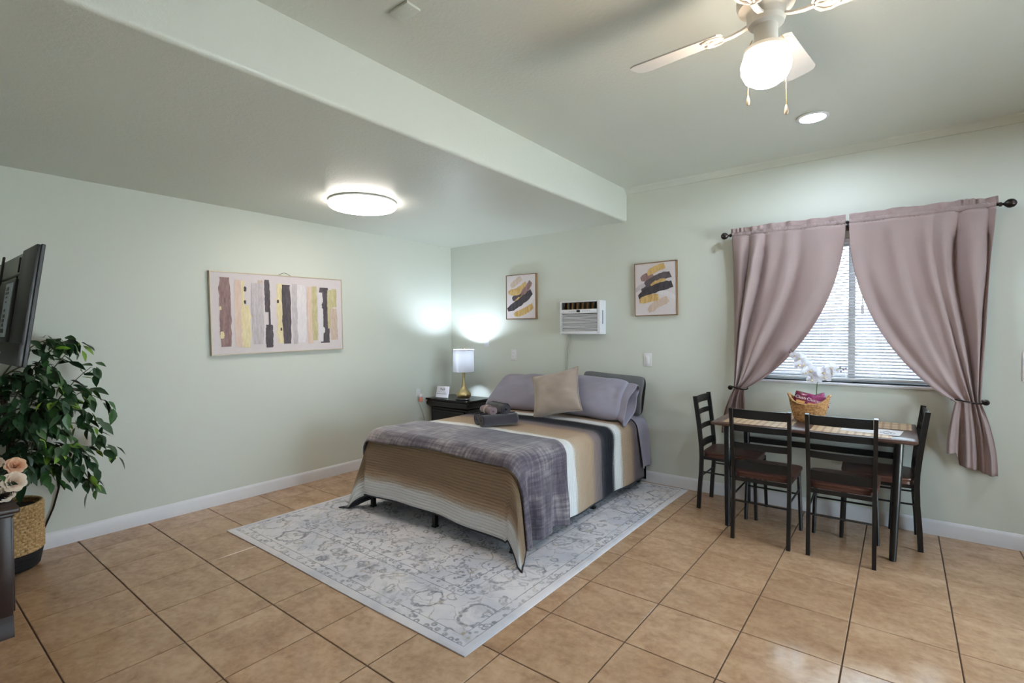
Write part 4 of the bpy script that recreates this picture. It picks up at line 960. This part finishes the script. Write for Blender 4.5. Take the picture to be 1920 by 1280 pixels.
def bag(c, ang, tilt, roll, mat, label, w=.12, h=.125):
    M = Matrix.Translation(c) @ Matrix.Rotation(radians(ang), 4, 'Z') @ Matrix.Rotation(radians(90-tilt), 4, 'X') @ Matrix.Rotation(radians(roll), 4, 'Z')
    t = thing('snack_bag', label, 'snack bag', c, 0, 'snack bags in the basket'); b = MB()
    def g(sg): return lambda u, v: (M @ Vector(((u-.5)*w, (v-.5)*h, sg*(.020*max(0., (1-abs(2*u-1)**3)*(1-abs(2*v-1)**5))**.7+.002*noise.noise(Vector((u*7, v*7, ang)))))), (u, v))
    b.grid(g(1), 12, 12); b.grid(g(-1), 12, 12); bmesh.ops.remove_doubles(b.bm, verts=b.bm.verts, dist=.0008); bg = part('pouch', b, mat, t, angle=70)
    b = MB(); b.box((-w/2, h/2-.012, -.0012), (w/2, h/2+.002, .0012), 0, 1, M); part('crimped_seal', b, mat, t)
    text('lettering', 'Clusters', .030, M_logo, t, M @ Matrix.Translation((0, .018, .0222)))
    b = MB(); b.box((-.038, -.022, .0205), (.038, -.005, .0215), .001, 1, M); part('printed_band', b, M_yel, t)
bag((3.945, -.342, .918), 2, 20, -12, M_plum, 'plum snack bag at the left in the wicker basket')
bag((4.022, -.368, .904), 2, 20, -13, M_magenta, 'magenta snack bag in the middle of the basket in front')
bag((4.052, -.325, .915), -14, 14, 22, M_magenta, 'purple snack bag behind at the right of the basket', .09, .115)

# orchid behind the basket
M_pet = NT('white_orchid_petal'); M_pet = M_pet.fin(M_pet.n('ShaderNodeMixShader', i0=.35, i1=M_pet.bsdf(S(238, 236, 242), .5).outputs[0], i2=M_pet.n('ShaderNodeBsdfTranslucent', Color=S(240, 238, 244)).outputs[0]))
M_lip = plain('pale_yellow_lip', S(226, 206, 160), .5); M_stem = plain('green_stem', S(74, 104, 62), .5); M_bud = plain('mauve_bud', S(120, 92, 104), .5)
OX, OY = 4.01, -.165
t = thing('orchid', 'white orchid in a small white pot standing behind the basket', 'orchid', (OX, OY, TZ))
mb = MB(); mb.lathe([(0, .001), (.036, .001), (.042, .01), (.050, .09), (.053, .115), (.047, .115), (.044, .10), (0, .10)], 28, Matrix.Translation((OX, OY, TZ))); part('pot', mb, M_white, t)
mb = MB(); mb.tube([(OX, OY, TZ+.09), (OX+.003, OY, .98), (OX+.010, OY-.01, 1.06), (OX-.02, OY-.02, 1.14), (OX-.075, OY-.03, 1.215), (OX-.13, OY-.035, 1.262), (OX-.165, OY-.035, 1.285)], .0035, 8); part('stem', mb, M_stem, t)
mb = MB(); mb.tube([(OX+.008, OY-.01, 1.05), (OX+.04, OY-.02, 1.10), (OX+.09, OY-.03, 1.135), (OX+.15, OY-.03, 1.155), (OX+.19, OY-.03, 1.155)], .003, 8); part('stem', mb, M_stem, t)
def petal(b, M, L, W, curl):
    def f(u, v):
        w = W*sin(pi*min(1, u*.93+.05))**.6; y = (v-.5)*w; return M @ Vector((u*L, y, curl*u*u*L-.18*abs(v-.5)*w)), (u, v)
    b.grid(f, 5, 4)
def orchid_flower(c, face, s=1.):
    n = Vector(face).normalized(); r = n.cross(Vector((0, 0, 1))).normalized(); u = r.cross(n)
    M0 = Matrix(((r.x, u.x, n.x, c[0]), (r.y, u.y, n.y, c[1]), (r.z, u.z, n.z, c[2]), (0, 0, 0, 1)))
    b = MB()
    for a, L, W in ((5, .036, .042), (175, .036, .042), (90, .034, .024), (215, .033, .022), (325, .033, .022)): petal(b, M0 @ Matrix.Rotation(radians(a), 4, 'Z'), L*s, W*s, random.uniform(-.1, .25))
    fl = part('flower', b, M_pet, t, angle=80, fix=False)
    b = MB(); b.lathe([(0, .012*s), (.004*s, .010*s), (.006*s, .003*s), (.003*s, 0), (0, 0)], 8, M0 @ Matrix.Translation((0, -.004*s, .001))); part('lip', b, M_lip, fl)
for dx, dz, s_, fx in ((-.135, 1.245, .8, -.5), (-.105, 1.225, 1., -.2), (-.075, 1.180, 1.15, .1), (-.10, 1.175, 1., -.6), (-.03, 1.135, 1.15, .2), (-.055, 1.120, 1.0, -.4), (.0, 1.080, 1.05, .2), (-.02, 1.065, .9, -.5), (.05, 1.125, 1., .4), (.075, 1.135, 1.05, .1), (.065, 1.09, .95, -.2), (.105, 1.125, 1., .6), (.10, 1.165, .9, .3), (.13, 1.15, .8, .8), (.03, 1.105, .95, .6)):
    orchid_flower((OX+dx, OY-.05+random.uniform(-.02, .02), dz), (fx+.25, -1, random.uniform(-.3, .25)), s_*1.35)
for dx, dz in ((-.165, 1.288), (-.150, 1.275), (-.175, 1.27), (.155, 1.165), (.175, 1.15), (.16, 1.135), (.19, 1.155)):
    b = MB(); b.lathe([(0, -.008), (.004, -.005), (.006, 0), (.004, .006), (0, .009)], 8, Matrix.Translation((OX+dx, OY-.035, dz))); part('bud', b, M_bud, t)
for a, L in ((20, .13), (160, .12), (100, .10)):
    b = MB(); Ml = Matrix.Translation((OX, OY, TZ+.105)) @ Matrix.Rotation(radians(a), 4, 'Z') @ Matrix.Rotation(radians(-25), 4, 'Y'); petal(b, Ml, L*.75, .040, -.3); part('leaf', b, M_stem, t, angle=80, fix=False)

# ------------------------------------------------------------------ dining chairs
M_leather = plain('brown_leatherette', S(76, 45, 37), .34, var=.12, scale=9, bump=.12, bscale=260)
def make_chair(loc, rz, label):
    t = thing('dining_chair', label, 'chair', (0, 0, 0), 0, 'dining chairs around the table')
    hb, hf = .172, .188
    def post(z):                                                      # back post: y against height
        return -.215+.022*smooth01(z/.40)-.052*max(0, (z-.46)/.45)**1.25
    for s_ in (-1, 1):
        b = MB(); zz = [0, .15, .30, .42, .50, .60, .70, .80, .87, .908]
        b.bar([(s_*(hb+.006*max(0, (z-.42)/.49)), post(z), z) for z in zz], .022, .030, (1, 0, 0)); part('leg', b, M_black, t)
    for s_ in (-1, 1):
        b = MB(); b.tube([(s_*(hf-.004), .215, 0), (s_*(hf-.010), .208, .22), (s_*(hf-.018), .200, .425)], [.0125, .013, .013], 10); part('leg', b, M_black, t)
    for z, h in ((.872, .060), (.772, .042), (.650, .042), (.515, .060)):
        b = MB(); w = hb-.008; pts = [(w*k/6, post(z)-.016*(1-(k/6)**2), z) for k in range(-6, 7)]
        b.bar(pts, h, .008, (0, 0, 1)); part('slat', b, M_black, t)
    b = MB()
    def cush(u, v):
        a = 2*pi*u; p = .30; c, s_ = cos(a), sin(a)
        x = abs(c)**p*(1 if c > 0 else -1); y = abs(s_)**p*(1 if s_ > 0 else -1)
        hw = .205-.016*(1-y)*.5
        q = v; r = 1.0 if .25 < q < .55 else (.965 if q < .25 else max(0., 1-((q-.55)/.45)**1.7) if q > .55 else 1)
        zz = .427+.030*min(1, q/.3)+(.020*sin(min(1, (q-.3)/.7)*pi/2) if q > .3 else 0)
        return Vector((x*hw*r, .015+y*.205*r, zz)), (u, v)
    b.grid(cush, 64, 18, True); bmesh.ops.remove_doubles(b.bm, verts=b.bm.verts, dist=.0005); part('seat', b, M_leather, t, angle=70)
    b = MB()
    for s_ in (-1, 1): b.box((s_*(hf-.024)-.008, -.19, .402), (s_*(hf-.024)+.008, .205, .427))
    b.box((-hf+.02, .192, .402), (hf-.02, .208, .427)); b.box((-hb, -.205, .402), (hb, -.189, .427)); part('seat_frame', b, M_black, t)
    for s_ in (-1, 1): b = MB(); b.tube([(s_*hb, post(.27), .300), (s_*(hf-.012), .206, .300)], .0065, 8); part('stretcher', b, M_black, t)
    b = MB(); b.tube([(-hb, post(.25), .262), (hb, post(.25), .262)], .0065, 8); part('stretcher', b, M_black, t)
    b = MB(); b.tube([(-hf+.012, .206, .262), (hf-.012, .206, .262)], .0065, 8); part('stretcher', b, M_black, t)
    t.location = loc; t.rotation_euler = (0, 0, rz); return t
ch = make_chair((3.772, -.690, 0), 0, 'black metal ladder-back chair on the near left of the table, brown seat')
dup(ch, (4.222, -.680, 0), radians(1), 'black metal ladder-back chair on the near right of the table, brown seat')
dup(ch, (3.440, -.270, 0), radians(-90), 'black metal ladder-back chair at the table end beside the left curtain')
dup(ch, (4.405, -.252, 0), radians(92), 'black metal ladder-back chair at the table end beside the right curtain')
# ------------------------------------------------------------------ media console, flowers, television
M_espresso = wood('espresso_wood', S(38, 26, 24), S(62, 45, 41), .4, 1, 2.)
CX0, CX1, CY0, CY1, CZ = .47, 1.175, -4.62, -4.165, .615
t = thing('media_console', 'dark brown wooden console standing in front of the potted ficus', 'console', ((CX0+CX1)/2, (CY0+CY1)/2, 0))
mb = MB(); mb.box((CX0, CY0, .06), (CX1, CY1, CZ-.035), .003, 1); part('body', mb, M_espresso, t)
mb = MB(); mb.box((CX0-.03, CY0, CZ-.028), (CX1+.035, CY1+.03, CZ), .010, 3); mb.box((CX0-.012, CY0, CZ-.045), (CX1+.015, CY1+.012, CZ-.028), .006, 2); part('top', mb, M_espresso, t)
for y0, y1 in ((CY1-.055, CY1+.002), (CY0, CY0+.055)):
    mb = MB(); mb.box((CX1-.002, y0, .09), (CX1+.010, y1, CZ-.045), .004, 2); part('corner_post', mb, M_espresso, t)
for y in (CY0+.05, CY1-.05):
    b = MB(); b.prism([(CX1-.08, y+.052, 0), (CX1+.024, y+.052, 0), (CX1+.024, y+.052, .035), (CX1+.016, y+.052, .05), (CX1+.012, y+.052, .075), (CX1+.010, y+.052, .10), (CX1-.08, y+.052, .10)], (0, -.11, 0)); part('foot', b, M_espresso, t)
for x0, x1 in ((CX0+.03, (CX0+CX1)/2-.005), ((CX0+CX1)/2+.005, CX1-.03)):
    b = MB(); b.box((x0, CY1-.002, .10), (x1, CY1+.014, CZ-.06), .004, 2); d = part('door', b, M_espresso, t)
    b = MB(); b.lathe([(0, .022), (.011, .02), (.014, .012), (.006, .004), (.006, 0), (0, 0)], 16, Matrix.Translation((x1-.03 if x0 < .6 else x0+.03, CY1+.014, .36)) @ Matrix.Rotation(-pi/2, 4, 'X')); part('knob', b, M_knob, d)
# flowers in a low dark bowl
BXc, BYc = 1.02, -4.205
t = thing('flower_bowl', 'peach and ivory roses in a low dark bowl on the brown console', 'flowers', (BXc, BYc, CZ))
mb = MB(); mb.lathe([(0, .001), (.05, .001), (.085, .03), (.092, .055), (.086, .055), (.078, .035), (0, .03)], 28, Matrix.Translation((BXc, BYc, CZ))); part('bowl', mb, M_blkwood, t)
def rose(c, R, mat, face):
    n = Vector(face).normalized(); r = n.orthogonal().normalized(); u = n.cross(r)
    M0 = Matrix(((r.x, u.x, n.x, c[0]), (r.y, u.y, n.y, c[1]), (r.z, u.z, n.z, c[2]), (0, 0, 0, 1)))
    hd = None
    for ring, (k_, rad, hgt, op) in enumerate(((3, .25, .75, .10), (5, .45, .75, .28), (6, .70, .62, .52), (7, .92, .42, .85))):
        b = MB()
        for k in range(k_):
            a0 = 2*pi*k/k_+ring*.5; wd = 2*pi/k_*1.35
            def f(u_, v_):
                a = a0+(u_-.5)*wd; e = v_*(1-.25*(2*u_-1)**2)
                rr_ = R*(rad*.35+rad*.65*e**.8+op*.18*e**4); z_ = R*(hgt*e-.25*op*e**5+.05*sin(u_*9+k))
                return M0 @ Vector((rr_*cos(a), rr_*sin(a), z_)), (u_, v_)
            b.grid(f, 6, 6)
        o = part('rose_head' if hd is None else 'petals', b, mat, hd or t, angle=80, fix=False)
        hd = hd or o
def petalmat(n, c): t = NT(n); return t.fin(t.n('ShaderNodeMixShader', i0=.25, i1=t.bsdf(c, .6).outputs[0], i2=t.n('ShaderNodeBsdfTranslucent', Color=c).outputs[0]))
M_peach, M_ivory = petalmat('peach_petal', S(238, 196, 166)), petalmat('ivory_petal', S(244, 226, 208))
M_leaf1 = plain('dark_ficus_leaf', S(34, 66, 38), .38, var=.2, scale=9); M_leaf2 = plain('mid_ficus_leaf', S(52, 92, 44), .4, var=.2, scale=9); M_leaf3 = plain('bright_ficus_leaf', S(112, 150, 52), .42, var=.15, scale=9)
rose((1.04, -4.128, CZ+.165), .042, M_peach, (.8, .1, .5)); rose((1.075, -4.14, CZ+.095), .048, M_ivory, (.95, .15, .3)); rose((1.07, -4.17, CZ+.045), .040, M_ivory, (.9, .3, .0))
rose((1.00, -4.20, CZ+.18), .042, M_ivory, (.5, -.2, .8)); rose((1.06, -4.235, CZ+.11), .045, M_peach, (.9, -.3, .4)); rose((.97, -4.27, CZ+.12), .042, M_peach, (.4, -.5, .6))
def leaf_mesh(name, L, W, mat):
    b = MB(); prof = [(0, .02), (.15, .55), (.38, 1.), (.62, .82), (.84, .38), (1., .0)]; mid, lf, rt = [], [], []
    for s_, w in prof:
        z_ = -.22*s_*s_*L; mid.append(b.bm.verts.new((s_*L, 0, z_-.05*W*w)))
        lf.append(b.bm.verts.new((s_*L, W/2*w+.0002, z_+.12*W*w))); rt.append(b.bm.verts.new((s_*L, -W/2*w-.0002, z_+.12*W*w)))
    for k in range(len(prof)-1):
        b.bm.faces.new((mid[k], mid[k+1], lf[k+1], lf[k])); b.bm.faces.new((rt[k], rt[k+1], mid[k+1], mid[k]))
    me = b.mesh(name, None, 60, False); me.materials.append(mat); return me
LM = [leaf_mesh('leaf', .072, .036, M_leaf1), leaf_mesh('leaf', .070, .034, M_leaf2), leaf_mesh('leaf', .062, .028, M_leaf3), leaf_mesh('leaf', .082, .042, M_leaf1)]
def leaf_M(c, d, roll, s=1.):
    d = Vector(d).normalized(); up = Vector((0, 0, 1)); r = d.cross(up)
    r = r.normalized() if r.length > 1e-3 else Vector((1, 0, 0)); u = r.cross(d)
    return Matrix(((d.x*s, -r.x*s, u.x*s, c[0]), (d.y*s, -r.y*s, u.y*s, c[1]), (d.z*s, -r.z*s, u.z*s, c[2]), (0, 0, 0, 1))) @ Matrix.Rotation(roll, 4, 'X')
rnd = random.Random(11)
for k in range(16):
    a = rnd.uniform(0, 2*pi); q = Vector((BXc+.07*cos(a), BYc+.07*sin(a), CZ+rnd.uniform(.06, .15)))
    o = bpy.data.objects.new('leaf', LM[rnd.choice((0, 1, 1))]); COL.objects.link(o); o.parent = t; o.matrix_local = MW[t.name].inverted() @ leaf_M(q, (cos(a), sin(a), rnd.uniform(-.2, .6)), rnd.uniform(-.6, .6), .8)

# television on a wall arm, seen from behind, tilted down
TVT, TVB = Vector((0, -4.050, 1.867)), Vector((0, -4.127, 1.279))
TVX0, TVX1 = .035, 1.268; TVH = (TVT-TVB).length
MT = frame_M((TVX1, TVB.y, TVB.z), (-1, 0, 0), TVT-TVB) @ Matrix.Diagonal((1, 1, -1, 1))                 # x away from the right edge, y up the panel, z out of the back
t = thing('television', 'black flat television seen from behind above the console, tilted down', 'television', ((TVX0+TVX1)/2, -4.1, 1.55))
TW = TVX1-TVX0
M_tvb = plain('black_tv_plastic', S(26, 24, 30), .45, var=.05); M_tvg = plain('grey_metal_chassis', S(150, 154, 148), .45, .3)
mb = MB(); mb.box((0, 0, -.016), (TW, TVH, 0), .003, 1, MT); part('panel', mb, M_tvb, t)
mb = MB(); mb.box((.012, .012, -.0175), (TW-.012, TVH-.012, -.0158), 0, 1, MT); part('screen', mb, plain('dark_screen_glass', S(8, 8, 10), .08), t)
mb = MB(); mb.box((.004, .002, 0), (TW-.004, .115, .022), .006, 2, MT); mb.box((.004, .10, 0), (.33, TVH-.004, .016), .004, 2, MT); mb.box((TW-.10, .10, 0), (TW-.004, TVH-.004, .012), .004, 2, MT); part('rear_cover', mb, M_tvb, t)
mb = MB(); mb.box((.325, .113, 0), (TW-.098, TVH-.012, .008), .002, 1, MT); ch_ = part('chassis', mb, M_tvg, t)
mb = MB(); mb.box((.33, TVH-.13, .008), (TW-.33, TVH-.12, .014), .001, 1, MT); mb.box((.41, TVH-.11, .008), (.425, TVH-.03, .014), .001, 1, MT); mb.box((.42, .14, .008), (.435, TVH-.12, .014), .001, 1, MT); part('chassis_rib', mb, M_tvb, ch_)
mb = MB(); mb.box((.345, .115, .008), (.80, TVH-.15, .026), .005, 2, MT); eb = part('electronics_box', mb, M_tvb, t)
mb = MB(); mb.box((.375, .140, .025), (.565, .425, .030), .002, 1, MT); pp = part('port_panel', mb, plain('pale_port_panel', S(176, 186, 198), .45), t)
for y, w, h in ((.395, .022, .020), (.372, .030, .014), (.350, .014, .010), (.325, .012, .008), (.280, .014, .014), (.250, .018, .018), (.226, .018, .018), (.202, .018, .018), (.172, .034, .022)):
    b = MB(); b.box((.49-w*1.5, y-h/2, .0295), (.49+w*1.5, y+h/2, .0315), .001, 1, MT); part('port', b, M_dark, pp)
mb = MB(); mb.lathe([(0, .0015), (.006, .001), (.007, 0), (0, 0)], 12, MT @ Matrix.Translation((.47, .06, .022))); part('screw', mb, M_tvg, t)
t = thing('television_bracket', 'black articulated wall bracket holding the television', 'bracket', (.75, YF, 1.58))
mb = MB(); mb.box((.67, YF, 1.42), (.83, YF+.012, 1.74), .003, 1); part('wall_plate', mb, M_black, t)
mb = MB(); mb.tube([(.75, YF+.012, 1.58), (.45, -4.42, 1.58), (.29, -4.125, 1.58)], .018, 10); part('arm', mb, M_black, t)
for x in (.86, 1.10):
    b = MB(); b.box((x-.014, .06, .017), (x+.014, TVH+.012, .028), .003, 1, MT @ Matrix.Translation((0, 0, 0))); part('upright', b, M_black, t)
mb = MB(); mb.box((.84, .24, .028), (1.13, .40, .036), .003, 1, MT); part('mounting_plate', mb, M_black, t)

# ------------------------------------------------------------------ potted ficus
PX, PY = .205, -4.065
t = thing('potted_ficus', 'green artificial ficus tree in a woven basket pot by the left wall', 'plant', (PX, PY, 0))
MPt = Matrix.Translation((PX, PY, 0))
M_straw = NT('woven_straw'); p_ = M_straw.obj(); M_straw = M_straw.fin(M_straw.bsdf(M_straw.ramp(M_straw.noise(p_, 70., 3., .6), [(.3, S(140, 106, 66)), (.5, S(196, 160, 112)), (.7, S(222, 192, 146))]), .7, 0., M_straw.bump(M_straw.noise(p_, 160., 2.), .4, .003), .2))
M_rope = plain('black_rope', S(28, 26, 27), .8, var=.2, scale=60)
mb = MB(); mb.lathe([(0, .002), (.135, .002), (.15, .012)]+[(.150+.018*k/24+.0035*abs(sin(k*pi/3)), .012+.098*k/24) for k in range(25)]+[(.165, .112), (0, .112)], 48, MPt); part('rope_base', mb, M_rope, t)
def pot(u, v):
    a = 2*pi*u; row = v*15; r = .168+.002*v-.010*max(0, v-.85)
    knot = abs(sin(row*pi))**.7*abs(sin(u*2*pi*22+(pi/2 if int(row) % 2 else 0)))**.6
    return Vector((PX+(r+.0085*knot)*cos(a), PY+(r+.0085*knot)*sin(a), .108+.285*v)), (u, v)
mb = MB(); mb.grid(pot, 176, 75, True); part('woven_wall', mb, M_straw, t, angle=80, fix=False)
mb = MB(); mb.tube([(PX+.163*cos(a), PY+.163*sin(a), .394) for a in [2*pi*k/48 for k in range(48)]], .009, 8, True); part('rim', mb, M_straw, t)
mb = MB(); mb.lathe([(0, .372), (.08, .375), (.158, .365), (.158, .35), (0, .35)], 32, MPt); part('moss', mb, plain('dark_moss', S(40, 34, 26), .95, var=.3, scale=80, bump=.8, bscale=120), t)
M_bark = plain('brown_bark', S(62, 42, 34), .85, var=.2, scale=30, bump=.5, bscale=60)
trunk = [(PX, PY, .36), (PX+.02, PY+.015, .55), (PX-.005, PY+.03, .75), (PX+.03, PY+.01, .95), (PX+.02, PY-.02, 1.15)]
mb = MB(); mb.tube(trunk, [.024, .022, .020, .017, .011], 10); mb.tube([(PX+.02, PY, .37), (PX-.03, PY+.03, .55), (PX+.03, PY+.045, .72), (PX-.02, PY-.01, .92)], [.016, .015, .014, .011], 8); part('trunk', mb, M_bark, t)
M_twig = plain('green_brown_twig', S(70, 70, 44), .8)
ends = [(.30, -3.66, 1.22), (.22, -3.72, 1.36), (.45, -3.80, 1.40), (.15, -3.78, 1.40), (.38, -3.58, .68), (.20, -3.62, .80), (.52, -3.70, .92), (.42, -3.62, 1.00), (.30, -3.68, 1.08), (.24, -3.66, .62), (.48, -3.74, .56), (.40, -3.72, .50), (.60, -3.88, .74), (.62, -3.86, 1.02), (.55, -3.90, 1.22), (.58, -4.0, .86), (.50, -4.04, 1.05), (.52, -4.02, .64),
        (.36, -4.05, 1.19), (.10, -3.90, 1.10), (.12, -3.74, .98), (.10, -4.22, 1.15), (.35, -4.30, 1.05), (.45, -4.22, 1.14), (.15, -4.36, .85), (.50, -4.25, .80), (.30, -3.80, .80), (.35, -3.84, 1.18), (.48, -3.90, .60), (.42, -3.95, .95)]
leafs = []; mb = MB()
for k, e in enumerate(ends):
    e = Vector(e); s0 = Vector(trunk[1+(k % 4)]); s0.z = max(.45, min(s0.z, e.z+.05))
    md_ = (s0+e)/2+Vector((0, 0, .16)); pts = [s0*(1-q)**2+md_*2*q*(1-q)+e*q*q for q in [j/9 for j in range(10)]]
    pts.append(e+(e-s0).normalized()*.03+Vector((0, 0, -.05)))
    mb.tube(pts, [.0055-.004*j/10 for j in range(11)], 5)
    for j in range(2, 11):
        for r_ in range(3):
            d = (pts[j]-pts[j-1]).normalized(); sd = Vector((rnd.uniform(-1, 1), rnd.uniform(-1, 1), rnd.uniform(-.9, .35)))
            pos_ = pts[j]+Vector((rnd.uniform(-.03, .03), rnd.uniform(-.03, .03), rnd.uniform(-.03, .03)))
            if pos_.x < .07: pos_.x = .07+rnd.random()*.03
            dv = d*.5+sd*.8+Vector((.1, .0, -.35))
            if pos_.x+dv.normalized().x*.09 < .015: dv.x = abs(dv.x)
            if pos_.y < -3.97 and pos_.z > 1.20: continue
            leafs.append((pos_, dv, rnd.uniform(-.9, .9), rnd.uniform(.95, 1.5)))
part('branch', mb, M_twig, t)['kind'] = 'stuff'
leafs.sort(key=lambda q: -(q[0].x*.5+q[0].y))
Mi = MW[t.name].inverted(); rest = MB()
for k, (c, d, ro, s_) in enumerate(leafs):
    x = rnd.random(); me = LM[2] if x < .13 else LM[1] if x < .42 else LM[3] if x < .7 else LM[0]; M = leaf_M(c, d, ro, s_)
    if k < 298:
        o = bpy.data.objects.new('leaf', me); COL.objects.link(o); o.parent = t; o.matrix_local = Mi @ M
    else:
        nv = len(rest.bm.verts); vs = [rest.bm.verts.new(M @ v.co) for v in me.vertices]
        for f in me.polygons: rest.bm.faces.new([vs[q] for q in f.vertices])
if len(leafs) > 298: part('foliage', rest, M_leaf1, t, angle=60, fix=False)['kind'] = 'stuff'
# cable and white box on the wall behind the ficus
t, M = plate('wall_box', 'white cable box low on the left wall behind the ficus', 'wall box', (0, -3.84, .575), (0, 1, 0), .15, .10, '')
mb = MB(); mb.tube([(.025, -3.77, .62), (.028, -3.772, .53), (.025, -3.785, .40), (.022, -3.815, .27), (.02, -3.86, .15), (.02, -3.92, .04)], .006, 8); single('black_cable', mb, M_black, 'black cable hanging down the left wall beside the basket pot', 'cable')
